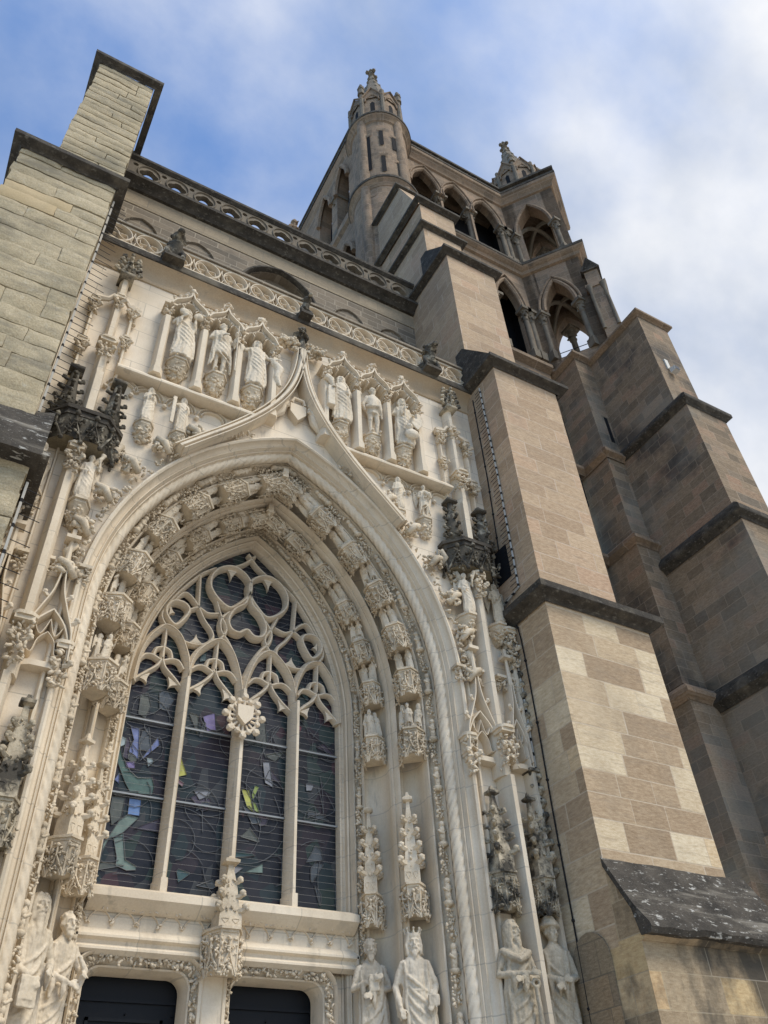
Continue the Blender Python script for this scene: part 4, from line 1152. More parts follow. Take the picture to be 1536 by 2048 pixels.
# cornice, shelf, sills
q = MB(); rows = []
for y, z in ((.05, 16.28), (-.03, 16.3), (-.05, 16.36), (-.03, 16.4), (-.04, 16.52), (-.10, 16.64), (-.2, 16.71), (-.27, 16.74)): rows.append([W(-4.5, y, z), W(4.48, y, z)])
q.loft(rows); part(q, 'cornice_hollow', 'tan', po, angle=30)
q = MB(); rows = []
for y, z in ((-.24, 16.74), (-.29, 16.76), (-.30, 16.80), (-.30, 16.93), (-.12, 17.08), (.3, 17.1)): rows.append([W(-4.5, y, z), W(4.48, y, z)])
q.loft(rows); part(q, 'cornice_edge', 'drip', po)
q = MB(); q.box(AX - 4.5, AX + 4.48, .05, 1.75, 16.7, 17.0); part(q, 'terrace', 'drip', po, smooth=False)
for s_ in (-1, 1):
    q = MB(); rows = []
    for y, z in ((.03, 13.22), (-.06, 13.17), (-.27, 13.175), (-.30, 13.19), (-.305, 13.23), (-.1, 13.5), (.02, 13.52)):
        xa, xb = (.72 if z > 13.3 else .82), 3.5
        rows.append([W(s_ * xa, y, z), W(s_ * xb, y, z)])
    q.loft(rows); n = len(q.v); q.add([r_[1] for r_ in rows], [tuple(range(len(rows)))]); part(q, 'string_course', 'jamb', po)
# ogee gable over the arch
og = smooth([(.015, 15.75), (.03, 15.4), (.09, 14.95), (.2, 14.5), (.38, 14.05), (.66, 13.55), (1.02, 13.05), (1.42, 12.58), (1.78, 12.2), (2.2, 11.75)], 5)
q = MB()
for s_ in (-1, 1):
    pth = [(AX + s_ * x, z) for x, z in og]
    q.strip(pth, .15, -.36, .02, .3); q.strip([(x + s_ * .085, z + .05) for x, z in pth], .05, -.3, .0, .4); q.strip([(x - s_ * .07, z - .04) for x, z in pth], .04, -.36, .0, .4)
part(q, 'ogee_gable', 'jamb', po)
q = MB(); q.tube([W(0, -.25, 15.6), W(0, -.28, 15.95), W(0, -.26, 16.15)], [.09, .06, .06], 8); rg = rng(3)
leafy(q, W(0, -.28, 16.25), 26, (.1, .1, .2), .09, rg); q.ball(W(0, -.28, 16.5), .085, 1)
part(q, 'finial', 'black', po)
rg = rng(9)
for s_ in (-1, 1):
    q = MB(); leafy(q, W(s_ * .3, -.2, 15.98), 40, (.2, .1, .09), .085, rg); leafy(q, W(s_ * .12, -.25, 15.8), 16, (.1, .08, .15), .07, rg); part(q, 'finial_leaf', 'carve', po, angle=180)
    for x, z in ((1.95, 12.3), (2.45, 11.75), (2.88, 11.1), (3.2, 10.35), (3.38, 9.6), (3.42, 8.8)):
        q = MB(); leafy(q, W(s_ * x, -.16, z), 26, (.14, .09, .12), .075, rg)
        q.tube([W(s_ * x - s_ * .12, -.2, z - .15), W(s_ * x, -.26, z + .02), W(s_ * x + s_ * .14, -.22, z + .1)], [.05, .07, .05], 6); part(q, 'leaf_crocket', 'carve', po, angle=180)
    q = MB()
    for k in range(40):
        t_ = .1 + .75 * k / 40; Rr, c, th = arcp(3.35); o, z = c + Rr * math.cos(th * t_), ZS + Rr * math.sin(th * t_)
        leafy(q, W(s_ * o, -.14, z), 2, (.05, .05, .05), .05, rg)
    part(q, 'leaf_trail', 'carve', po, angle=180)
# blind cusped arches under the shelf
for s_ in (-1, 1):
    q = MB()
    for x in (1.65, 2.25, 2.85, 3.3):
        if ztop(3.5, x) > 12.7: continue
        for r_ in (.27, .21):
            q.strip([(AX + s_ * x + r_ * math.cos(PI * k / 12), 12.98 + r_ * .8 * math.sin(PI * k / 12) - (0.02 if r_ < .25 else 0)) for k in range(13)], .035, -.06, .01)
        q.ball(W(s_ * (x + .29), -.05, 12.86), .05, 1)
    part(q, 'blind_arcade', 'cream', po)
# niches of the upper row
NX = (.58, 1.34, 2.08, 2.84); SX = (.96, 1.71, 2.46)
rg = rng(21)
for s_ in (-1, 1):
    for x in NX:
        q = MB(); X = AX + s_ * x
        q.prism([(X - .085, .0), (X - .085, -.19), (X - .045, -.27), (X + .045, -.27), (X + .085, -.19), (X + .085, .0)], 13.62, 15.2, 'z')
        q.prism([(X - .12, .0), (X - .12, -.21), (X - .06, -.3), (X + .06, -.3), (X + .12, -.21), (X + .12, .0)], 13.40, 13.56, 'z')
        q.prism([(X - .1, .0), (X - .1, -.2), (X - .05, -.285), (X + .05, -.285), (X + .1, -.2), (X + .1, .0)], 13.56, 13.63, 'z')
        q.box(X - .12, X + .12, -.32, 0, 15.52, 15.57)
        leafy(q, (X, -.22, 15.36), 26, (.085, .08, .14), .05, rg)
        part(q, 'niche_pilaster', 'cream', po, angle=40)
    for x in SX:
        X = AX + s_ * x; q = MB()
        c1 = smooth([(-.38, 15.5), (-.3, 15.66), (-.16, 15.78), (-.05, 15.9), (0, 16.06)], 4); full = c1 + [(-u, z) for u, z in c1[-2::-1]]
        q.strip([(X + u, z) for u, z in full], .085, -.38, .02, .35); q.strip([(X + u * .93, z - .09) for u, z in full], .055, -.3, .02, .4)
        for u0, u1 in ((-.33, -.12), (-.12, .12), (.12, .33)):
            c = (u0 + u1) / 2; r_ = (u1 - u0) / 2; zz = 15.56 if abs(c) > .1 else 15.66
            q.strip([(X + c + r_ * math.cos(PI * k / 8), zz + r_ * math.sin(PI * k / 8)) for k in range(9)], .05, -.3, .0)
        for sg in (-1, 1):
            for u, z in ((.31, 15.68), (.2, 15.77), (.09, 15.87)): crocket(q, (X + sg * u, -.3, z), (sg * .5, -.4, .6), .085)
        leafy(q, (X, -.28, 16.15), 18, (.09, .07, .1), .06, rg); q.ball((X, -.28, 16.22), .08, 1)
        part(q, 'niche_canopy', 'cream', po, angle=45)
        q = MB(); q.lathe([(.30, 0), (.30, 2.02)], 12, (X, .0, 13.5), a0=PI, a1=2 * PI)
    # no niche back is linked; depth comes from pilasters standing forward of the panel
q = MB()
for s_ in (-1, 1):
    pass
# relief arms in the ogee
ar = thing('coat_of_arms', 'carved relief of a worn coat of arms between supporters inside the ogee gable', 'coat of arms', W(0, -.1, 13.9))
q = MB(); q.prism([(AX - .17, 14.12), (AX + .17, 14.12), (AX + .17, 13.88), (AX, 13.66), (AX - .17, 13.88)], -.17, 0)
q.tube([W(-.14, -.15, 14.15), W(-.1, -.17, 14.26), W(.1, -.17, 14.26), W(.14, -.15, 14.15)], .04, 6); part(q, 'shield', 'cream', ar)
q = MB()
for s_ in (-1, 1):
    q.tube([W(s_ * .5, -.08, 13.62), W(s_ * .36, -.12, 13.78), W(s_ * .3, -.13, 14.0), W(s_ * .24, -.14, 14.12)], [.05, .09, .08, .06], 8)
    q.ball(W(s_ * .26, -.16, 14.2), .07, 2); q.tube([W(s_ * .34, -.13, 13.95), W(s_ * .2, -.2, 13.98)], .035, 6); q.tube([W(s_ * .6, -.06, 13.6), W(s_ * .45, -.09, 13.72)], .06, 6)
part(q, 'supporter', 'cream', ar)
# stepped pier strips each side, running the full height
rg = rng(33)
for s_ in (-1, 1):
    q = MB()
    def pl(x, w_, d, z0, z1, tip=True):
        X = AX + s_ * x
        q.prism([(X - w_, .02), (X - w_, -d * .55), (X - w_ * .45, -d), (X + w_ * .45, -d), (X + w_, -d * .55), (X + w_, .02)], z0, z1, 'z')
    pl(3.8, .085, .34, 2, 7.0); pl(3.76, .10, .28, 7.0, 13.4); pl(3.76, .085, .22, 13.4, 15.9)
    pl(3.46, .035, .12, 12.2, 15.0); pl(4.16, .035, .12, 12.2, 14.9)
    pl(3.36, .035, .1, 2, 9.0); pl(4.38, .07, .2, 2, 9.8); pl(4.0, .025, .06, 5, 12)
    ps_ = part(q, 'pier_shaft', 'jamb', po, angle=30)
    def cap(x, y, z, w_, h):
        mb = MB(); X = AX + s_ * x
        mb.prism([(X - w_, y + w_), (X - w_, y - w_ * .6), (X - w_ * .5, y - w_), (X + w_ * .5, y - w_), (X + w_, y - w_ * .6), (X + w_, y + w_)], z, z + .05, 'z')
        mb.prism([(X - w_ * .8, y + w_ * .8), (X - w_ * .8, y - w_ * .8), (X + w_ * .8, y - w_ * .8), (X + w_ * .8, y + w_ * .8)], z - .06, z, 'z')
        leafy(mb, (X, y - w_ * .2, z - .06 - h * .5), int(40 * h / .4), (w_ * .75, w_ * .7, h * .5), .05, rg)
        for e in (-1, 1): crocket(mb, (X + e * w_ * .4, y - w_ * .5, z - h * .55), (e, -.7, 0), .1)
        sub(mb, 'pier_capital', 'carve', ps_, angle=60)
    cap(3.76, -.24, 13.72, .17, .42); cap(3.46, -.1, 15.1, .1, .35); cap(4.16, -.1, 15.0, .1, .35)
    cap(3.46, -.1, 14.2, .08, .25); cap(4.16, -.12, 13.7, .11, .3); cap(3.76, -.2, 15.2, .1, .3)
    cap(3.76, -.3, 10.95, .14, .45); cap(3.2, -.12, 7.6, .13, .55); cap(3.78, -.32, 7.75, .16, .6); cap(4.35, -.2, 9.9, .14, .7)
    q = MB()
    # curved side brackets near the top
    for e in (-1, 1):
        q.tube([W(s_ * (3.76 + e * .1), -.16, 15.28), W(s_ * (3.76 + e * .2), -.16, 15.1), W(s_ * (3.76 + e * .42), -.14, 15.05)], [.05, .05, .07], 6)
    part(q, 'side_bracket', 'cream', po)
    # dirty topmost finial
    q = MB(); X = AX + s_ * 3.76
    q.box(X - .14, X + .14, -.36, 0, 15.82, 15.9)
    q.tube([(X - .14, -.3, 15.9), (X - .05, -.3, 16.15), (X, -.3, 16.4), (X + .05, -.3, 16.15), (X + .14, -.3, 15.9)], .04, 6)
    for z in (15.95, 16.12, 16.28, 16.4):
        for e in (-1, 1): crocket(q, (X + e * (.16 - (z - 15.9) * .18), -.26, z), (e, -.5, .2), .12)
        crocket(q, (X, -.32, z), (0, -1, .2), .1)
    leafy(q, (X, -.24, 16.2), 20, (.14, .1, .25), .06, rg)
    part(q, 'pier_finial', 'dirty', po, angle=180)
    for k, (z0, z1) in enumerate(((5.5, 7.2), (7.9, 9.5))):
        q = MB(); n = 8
        q.tube([W(s_ * 4.42, -.1, z0), W(s_ * 4.40, -.16, (z0 + z1) / 2), W(s_ * 4.36, -.1, z1)], [.05, .06, .03], 6)
        for i in range(n):
            z = z0 + (z1 - z0) * (i + .3) / n; crocket(q, W(s_ * 4.42, -.14, z), (s_ * .3, -.8, .3), .12); crocket(q, W(s_ * 4.40, -.12, z + .08), (-s_ * .8, -.4, .3), .09)
        q.box(AX + s_ * 4.38 - .1, AX + s_ * 4.38 + .1, -.24, 0, z1, z1 + .05); q.tube([W(s_ * 4.38, -.1, z1), W(s_ * 4.38, -.1, z1 + .25)], [.04, .03], 6)
        part(q, 'crocketed_edge', 'dirty', po, angle=60)
    for x, z in ((3.4, 10.9), (3.42, 9.15), (3.12, 11.35)):
        q = MB(); leafy(q, W(s_ * x, -.08, z), 34, (.1, .06, .14), .055, rg); q.tube([W(s_ * x, -.05, z - .2), W(s_ * (x + .06), -.14, z - .02), W(s_ * (x - .04), -.16, z + .12)], [.05, .07, .05], 6)
        part(q, 'leaf_crocket', 'carve', po, angle=180)
    # lower blind niche gable
    for x, wd in ((3.45, .30), (4.2, .17)):
        X = AX + s_ * x; q = MB()
        ar_ = smooth([(-wd, 7.3), (-wd * .93, 7.6), (-wd * .6, 7.88), (0, 8.1)], 5); full = ar_ + [(-u, z) for u, z in ar_[-2::-1]]
        q.strip([(X + u, z) for u, z in full], .05, -.2, .02, .4)
        oo = smooth([(-wd * 1.05, 7.35), (-wd * .95, 7.75), (-wd * .55, 8.1), (-wd * .22, 8.4), (-.02, 8.8)], 5); full = oo + [(-u, z) for u, z in oo[-1::-1]]
        q.strip([(X + u, z) for u, z in full], .045, -.24, .02, .4)
        for e in (-1, 1):
            q.strip(smooth([(X + e * wd * .9, 7.5), (X + e * wd * .5, 7.42), (X + e * wd * .35, 7.62), (X, 7.75)], 4), .03, -.18, .0, .3); q.strip(smooth([(X + e * wd * .6, 7.85), (X + e * wd * .3, 7.7), (X, 7.95)], 4), .025, -.18, .0, .3)
            crocket(q, (X + e * wd * .85, -.2, 7.92), (e, -.4, .3), .1); crocket(q, (X + e * wd * .4, -.2, 8.28), (e, -.4, .3), .08)
        q.tube([(X, -.2, 8.75), (X, -.18, 9.3)], [.045, .028], 7); q.prism([(X - .1, -.28), (X + .1, -.28), (X + .1, -.08), (X - .1, -.08)], 9.28, 9.34, 'z'); q.prism([(X - .03, -.2), (X + .03, -.2), (X + .03, -.14), (X - .03, -.14)], 9.34, 9.5, 'z')
        q.prism([(X - wd, .0), (X - wd, -.1), (X - wd * .4, -.2), (X + wd * .4, -.2), (X + wd, -.1), (X + wd, 0)], 7.22, 7.3, 'z')
        part(q, 'niche_gable', 'cream', po, angle=45)
        for e in (-1, 1):
            q = MB(); XX = X + e * wd * .85; leafy(q, (XX, -.12, 8.78), 26, (.08, .06, .13), .045, rg); q.box(XX - .1, XX + .1, -.19, 0, 8.9, 8.95); sub(q, 'pier_capital', 'carve', ps_, angle=60)

# ---- white openwork balustrade
bl = thing('balustrade', 'white openwork stone balustrade of curling tracery along the top of the portal', 'balustrade', W(0, -.1, 17.1))
q = MB(); nU = 14; U = 8.94 / nU
for k in range(nU + 1):
    X = AX - 4.47 + k * U; c = X + U / 2
    q.strip([(X, 17.1), (X - .06, 17.28), (X - .02, 17.45), (X, 17.62)], .035, -.17, -.05); q.strip([(X, 17.1), (X + .06, 17.28), (X + .02, 17.45), (X, 17.62)], .035, -.17, -.05)
    if k == nU: break
    q.strip([(c + .275 * math.cos(2 * PI * i / 22), 17.40 + .275 * math.sin(2 * PI * i / 22)) for i in range(22)], .05, -.19, -.03, closed=True)
    q.strip(smooth([(c - .27, 17.42), (c - .16, 17.56), (c - .02, 17.44), (c + .03, 17.32), (c + .16, 17.24), (c + .27, 17.38)], 4), .04, -.17, -.04)
    for sg in (-1, 1):
        q.strip(smooth([(c + sg * .05, 17.4 + sg * .02), (c + sg * .17, 17.40 + sg * .03), (c + sg * .2, 17.40 - sg * .08)], 3), .03, -.15, -.05)
        q.ball((c + sg * .13, -.1, 17.4 + sg * .07), .03, 1)
        q.strip(smooth([(c + sg * .1, 17.13), (c + sg * .25, 17.17), (c + sg * .3, 17.1)], 3), .025, -.14, -.06)
part(q, 'tracery', 'cream', bl)
q = MB(); q.box(AX - 4.5, AX + 4.48, -.19, -.02, 17.02, 17.13); q.box(AX - 4.5, AX + 4.48, -.18, -.02, 17.66, 17.72); part(q, 'bottom_rail', 'cream', bl, smooth=False)
q = MB(); q.box(AX - 4.5, AX + 4.48, -.23, .02, 17.722, 17.80); part(q, 'top_rail', 'greybrick', bl, smooth=False)
# beasts crouching on the cornice
for k, (x, lab, sz) in enumerate(((-3.0, 'blackened crouching stone beast on the cornice, left end', .36), (.0, 'small blackened stone head on the cornice above the ogee finial', .24), (3.3, 'blackened stone beast on the cornice beside the right buttress', .36))):
    bs = thing('stone_beast', lab, 'gargoyle', W(x, -.25, 16.95), 'blackened beasts along the cornice')
    q = MB(); o = V(W(x, -.3, 16.93)); rg = rng(60 + k); e = sz
    q.tube([o + V((0, .12, .0)), o + V((0, .06, e * .7)), o + V((0, -.12, e * 1.6))], [e * .42, e * .46, e * .36], 9)
    q.ball(o + V((0, -.16, e * 1.95)), (e * .42, e * .46, e * .4), 2); q.ball(o + V((0, -.34, e * 1.85)), (e * .24, e * .3, e * .2), 2)
    for s_ in (-1, 1):
        q.tube([o + V((s_ * e * .3, -.02, e * 1.3)), o + V((s_ * e * .5, -.12, e * .6)), o + V((s_ * e * .42, -.18, .0))], [e * .18, e * .16, e * .14], 7)
        q.ball(o + V((s_ * e * .36, -.08, e * 2.25)), e * .16, 1); q.ball(o + V((s_ * e * .45, .05, e * .35)), (e * .3, e * .4, e * .36), 1)
    leafy(q, o + V((0, -.05, e * 1.2)), 16, (e * .45, .12, e * .7), e * .22, rg)
    me = remesh(q, .02, 2); ob = finish(me, 'body', 'black', smooth=True, angle=180); ob.parent = bs; ob.location = -V(bs.location)
    q = MB(); q.box(AX + x - e * .6, AX + x + e * .6, -.5, .0, 16.86, 16.95); part(q, 'plinth', 'drip', bs)

# ---- the great window
wi = thing('window', 'tall pointed four-light window with flowing stone tracery and dark stained glass', 'window', W(0, 1.8, 5.3))
q = MB(); pts = [(x, z) for x, z in ring(1.87, 5.2, 2, 24)]
q.add([W(x, 2.02, z) for x, z in pts], [tuple(range(len(pts)))]); part(q, 'glass', 'glass', wi, smooth=False)
q = MB(); q.add([W(x * 1.3, 2.6, z + .4 * (z > 6)) for x, z in pts], [tuple(range(len(pts)))])
part(q, 'dark_backing', 'slit', wi, smooth=False)
YF, YB = 1.82, 2.0
D = .07
TR = dict(
 l1a=[(-1.93, 8.5), (-1.9, 8.94), (-1.81, 9.28), (-1.66, 9.53), (-1.51, 9.66), (-1.28, 9.54), (-1.13, 9.26), (-1.05, 8.95), (-1.06, 8.5)],
 l2a=[(-1.06, 8.5), (-1.04, 8.88), (-.99, 9.14), (-.85, 9.39), (-.57, 9.63), (-.35, 9.5), (-.2, 9.2), (-.1, 8.8), (-.07, 8.4)])
TR2 = dict(
 l1i=[(-1.51, 9.64), (-1.5, 9.33), (-1.5, 9.01)], l1l=[(-1.5, 9.05), (-1.57, 8.88), (-1.73, 8.72), (-1.92, 8.53)], l1r=[(-1.5, 9.05), (-1.43, 8.88), (-1.26, 8.72), (-1.08, 8.53)],
 l1x=[(-1.88, 8.91), (-1.79, 9.04), (-1.67, 9.06), (-1.53, 9.0)], l1y=[(-1.12, 8.91), (-1.21, 9.04), (-1.33, 9.06), (-1.47, 9.0)],
 l1m=[(-1.52, 9.25), (-1.62, 9.2), (-1.66, 9.06)], l1n=[(-1.48, 9.25), (-1.38, 9.2), (-1.34, 9.06)],
 l2i=[(-.57, 9.6), (-.575, 9.33), (-.575, 9.0)], l2l=[(-.575, 9.05), (-.66, 8.88), (-.8, 8.72), (-1.03, 8.53)], l2r=[(-.575, 9.05), (-.5, 8.88), (-.33, 8.7), (-.1, 8.48)],
 l2x=[(-1.0, 8.95), (-.88, 9.05), (-.76, 9.06), (-.6, 8.98)], l2y=[(-.17, 8.91), (-.28, 9.04), (-.4, 9.06), (-.54, 9.0)],
 l2m=[(-.59, 9.25), (-.7, 9.2), (-.74, 9.06)], l2n=[(-.56, 9.25), (-.46, 9.2), (-.42, 9.06)],
 S1=[(-.42, 10.3), (-.56, 10.08), (-.53, 9.84), (-.38, 9.65), (-.22, 9.35), (-.1, 9.0)], S0=[(-.68, 10.48), (-.58, 10.2), (-.44, 9.9), (-.57, 9.63)],
 hh=[(-1.42, 9.7), (-1.32, 9.56), (-1.17, 9.46), (-.96, 9.45), (-.78, 9.52), (-.68, 9.66), (-.71, 9.8), (-.87, 10.0), (-1.0, 10.24)],
 bar=[(-1.04, 10.95), (-1.02, 10.56), (-1.0, 10.2)], arm=[(-1.17, 10.11), (-1.0, 10.22), (-.82, 10.15), (-.62, 10.2)],
 up=[(-1.51, 9.66), (-1.62, 9.85), (-1.58, 10.05), (-1.4, 10.42), (-1.04, 10.95), (-.76, 11.2)], cr=[(-1.46, 10.2), (-1.3, 10.45), (-1.16, 10.42), (-1.0, 10.24)],
 top=[(-.46, 11.31), (-.2, 11.5), (0, 11.75)])
RINGS = dict(H1=[(-.44, 10.36), (-.66, 10.48), (-.82, 10.7), (-.83, 10.96), (-.68, 11.2), (-.43, 11.31), (-.18, 11.2), (-.05, 10.98), (-.1, 10.72), (-.26, 10.5)],
 rg_=[(-1.37, 9.72), (-1.53, 9.85), (-1.57, 10.03), (-1.46, 10.2), (-1.28, 10.21), (-1.17, 10.1), (-1.22, 9.92)])
q = MB(); q2 = MB()
for s_ in (-1, 1):
    f = lambda L_: [(AX - s_ * (x + D), z) for x, z in L_]
    for L_ in TR.values(): q.strip(smooth(f(L_), 6), .125, YF, YB, .22); q.strip(smooth(f(L_), 6), .03, YF - .025, YF + .03, .4)
    for L_ in TR2.values(): q2.strip(smooth(f(L_), 6), .078, YF + .05, YB, .25)
    for L_ in RINGS.values(): q.strip(smooth(f(L_), 6, True), .10, YF + .0, YB, .25, closed=True)
    # foil cusps
    for (x0, z0), (x1, z1), (x2, z2) in (((-1.85, 8.6), (-1.69, 8.52), (-1.66, 8.72)), ((-1.17, 8.6), (-1.33, 8.52), (-1.36, 8.72)), ((-.96, 8.6), (-.78, 8.52), (-.74, 8.74)), ((-.2, 8.58), (-.38, 8.5), (-.42, 8.72)),
            ((-.56, 11.29), (-.45, 11.0), (-.32, 11.27)), ((-1.08, 9.47), (-.98, 9.66), (-.86, 9.5)), ((-1.5, 9.92), (-1.4, 9.98), (-1.5, 10.12))):
        (xa, za), (xb, zb_), (xc, zc) = f([(x0, z0), (x1, z1), (x2, z2)])
        g1 = smooth([(xa, za), ((xa + xb) / 2 + (xc - xa) * .12, (za + zb_) / 2 + (zc - za) * .12), (xb, zb_)], 4); g2 = smooth([(xb, zb_), ((xc + xb) / 2 + (xa - xc) * .12, (zc + zb_) / 2 + (za - zc) * .12), (xc, zc)], 4)
        q2.prism(g1 + g2[1:], YF + .075, YB - .02)
H3 = [(0, 10.78), (-.07, 10.55), (-.26, 10.36), (-.36, 10.12), (-.30, 9.92), (-.14, 9.88), (0, 9.98), (.14, 9.88), (.30, 9.92), (.36, 10.12), (.26, 10.36), (.07, 10.55)]
q.strip(smooth([(AX + x, z) for x, z in H3], 6, True), .10, YF, YB, .25, closed=True)
tr_ = part(q, 'tracery', 'cream', wi); sub(q2, 'tracery_cusping', 'cream', tr_)
for x in (-.99, 0, .99):
    q = MB(); X = AX + x; w_ = .075 if x else .085
    q.prism([(X - w_, 2.0), (X - w_, 1.84), (X - w_ * .5, 1.74), (X - w_ * .3, 1.70), (X + w_ * .3, 1.70), (X + w_ * .5, 1.74), (X + w_, 1.84), (X + w_, 2.0)], 5.2, 8.7, 'z')
    q.prism([(X - w_ * 1.25, 2.0), (X - w_ * 1.25, 1.8), (X - w_ * .6, 1.66), (X + w_ * .6, 1.66), (X + w_ * 1.25, 1.8), (X + w_ * 1.25, 2.0)], 5.2, 5.5, 'z')
    part(q, 'mullion', 'jamb', wi, angle=25)
for z in (7.9, 6.69):
    for x0, x1 in ((-1.85, -1.07), (-.91, -.09), (.09, .91), (1.07, 1.85)):
        q = MB(); q.box(AX + x0, AX + x1, 1.95, 1.98, z, z + .026); part(q, 'saddle_bar', 'bar', wi, smooth=False)
POLY = [('blue', [(-1.74, 7.8), (-1.59, 7.77), (-1.53, 7.27), (-1.61, 7.33), (-1.71, 7.37), (-1.65, 7.57)]), ('blue', [(-1.28, 7.69), (-1.24, 7.56), (-1.51, 7.24)]), ('white', [(-1.84, 7.6), (-1.76, 7.57), (-1.76, 7.47), (-1.84, 7.42)]),
 ('green', [(-1.84, 7.42), (-1.78, 7.28), (-1.63, 7.07), (-1.5, 6.98), (-1.28, 7.02), (-1.23, 6.88), (-1.24, 6.76), (-1.57, 6.74), (-1.68, 6.89), (-1.84, 7.18)]), ('violet', [(-1.73, 7.2), (-1.58, 7.23), (-1.56, 7.12), (-1.69, 7.11)]),
 ('white', [(-1.41, 7.32), (-1.33, 7.33), (-1.29, 7.27), (-1.37, 7.18)]), ('blue', [(-1.78, 7.01), (-1.75, 6.85), (-1.84, 6.9)]), ('sky', [(-1.57, 6.66), (-1.39, 6.66), (-1.38, 6.42), (-1.56, 6.42)]),
 ('pale', [(-1.56, 6.41), (-1.39, 6.39), (-1.58, 6.15), (-1.77, 6.02), (-1.84, 5.78), (-1.81, 5.71), (-1.84, 5.68), (-1.84, 5.95), (-1.76, 6.1), (-1.66, 6.32)]), ('pale', [(-1.575, 6.14), (-1.7, 6.055), (-1.61, 5.79), (-1.61, 5.69), (-1.45, 5.64), (-1.32, 5.66), (-1.32, 5.71), (-1.49, 5.78)]),
 ('olive', [(-1.82, 6.65), (-1.63, 6.66), (-1.64, 6.35), (-1.76, 6.23), (-1.82, 6.42)]), ('yellow', [(-.87, 7.42), (-.75, 7.16), (-.87, 7.11), (-.9, 7.18)]), ('pink', [(-.9, 7.08), (-.78, 7.02), (-.8, 6.96), (-.9, 7.02)]), ('grey', [(-.61, 6.93), (-.38, 6.97), (-.32, 6.95), (-.42, 6.85), (-.51, 6.8)]),
 ('yellow', [(.16, 7.08), (.3, 7.08), (.39, 6.74), (.27, 6.81)]), ('lime', [(.39, 7.18), (.46, 7.16), (.37, 6.94), (.34, 7.02)]), ('lime', [(.36, 6.91), (.42, 6.89), (.5, 6.74), (.4, 6.77)]), ('red', [(.1, 7.2), (.14, 7.06), (.15, 6.78), (.1, 6.8)]), ('pale', [(.31, 5.82), (.59, 5.98), (.6, 5.84)]), ('grey', [(.1, 5.89), (.28, 5.88), (.12, 5.74)]),
 ('olive', [(-1.66, 8.36), (-1.54, 8.4), (-1.47, 8.19), (-1.53, 7.96), (-1.65, 8.02)]), ('teal', [(-.74, 9.44), (-.65, 9.44), (-.65, 9.24), (-.76, 9.2)]), ('teal', [(.66, 9.44), (.74, 9.44), (.74, 9.22), (.66, 9.2)]), ('teal', [(-.36, 9.2), (-.26, 9.1), (-.26, 8.9), (-.38, 9.0)]), ('teal', [(1.2, 9.2), (1.3, 9.1), (1.3, 8.9), (1.18, 9.0)]),
 ('red', [(1.12, 8.4), (1.2, 8.38), (1.16, 8.26)]), ('grey', [(1.29, 7.36), (1.44, 7.36), (1.4, 7.26), (1.3, 7.24)]), ('violet', [(-.6, 8.2), (-.4, 8.3), (-.35, 8.0), (-.5, 7.95)]), ('olive', [(.3, 8.3), (.5, 8.35), (.55, 7.95), (.35, 7.97)]), ('grey', [(.5, 7.6), (.62, 7.62), (.7, 7.2), (.56, 7.25)])]
rg = rng(70)
for x0, x1 in ((-1.83, -1.07), (-.9, -.1), (.1, .9), (1.07, 1.83)):
    for _ in range(7):
        cx0, cz0 = rg.uniform(x0 + .08, x1 - .08), rg.uniform(5.45, 8.4); a0 = rg.uniform(0, 6.3); el = rg.uniform(.5, 1.6); r0 = rg.uniform(.10, .2)
        pts = [(min(x1, max(x0, cx0 + r0 * math.cos(a0 + a) / el)), cz0 + r0 * el * math.sin(a0 + a)) for a in sorted(rg.uniform(0, 6.28) for _k in range(5))]
        POLY.insert(0, (rg.choice(('olive', 'olive', 'teal', 'dusk', 'dusk', 'slate', 'slate')), pts))
keys = sorted({k for k, _ in POLY}); q = MB(); ld = MB()
for _i, (k, pts) in enumerate(POLY):
    q.m = keys.index(k); q.add([W(x, 2.016 - .0002 * _i, z) for x, z in pts], [tuple(range(len(pts)))])
    ld.tube([W(x, 1.998, z) for x, z in pts], .006, 4, closed=True)
part(q, 'coloured_glass', ['g_' + k for k in keys], wi, smooth=False)
rg = rng(77)
for x0, x1 in ((-1.83, -1.07), (-.9, -.1), (.1, .9), (1.07, 1.83)):
    for _ in range(20):
        x, z = rg.uniform(x0, x1), rg.uniform(5.4, 8.5); a = rg.uniform(0, 6.3); pts = []
        cv = rg.uniform(-.5, .5)
        for _k in range(rg.randint(4, 9)):
            pts.append(W(min(x1, max(x0, x)), 1.997, min(8.6, max(5.3, z)))); x += .11 * math.cos(a); z += .11 * math.sin(a); a += cv
        ld.tube(pts, .0055, 4, cap=False)
for _ in range(40):
    x, z = rg.uniform(-1.5, 1.5), rg.uniform(8.5, 11.3); a = rg.uniform(0, 6.3); pts = []
    for _k in range(5): pts.append(W(x, 2.006, z)); x += .1 * math.cos(a); z += .1 * math.sin(a); a += rg.uniform(-.6, .6)
    if abs(pts[-1][0] - AX) < 1.7 and pts[-1][2] < ztop(1.85, pts[-1][0] - AX): ld.tube(pts, .005, 4, cap=False)
part(ld, 'lead_cames', 'lead', wi)
q = MB(); z = 5.4
while z < 11.6:
    o = 1.85 if z < ZS else max(0, (lambda Rr, c, th: c + math.sqrt(max(0, Rr * Rr - (z - ZS) ** 2)))(*arcp(1.85)))
    if o > .1: q.box(AX - o, AX + o, 1.72, 1.723, z, z + .0018)
    z += .105
tag(part(q, 'guard_wires', 'guard', wi, smooth=False), kind='stuff')
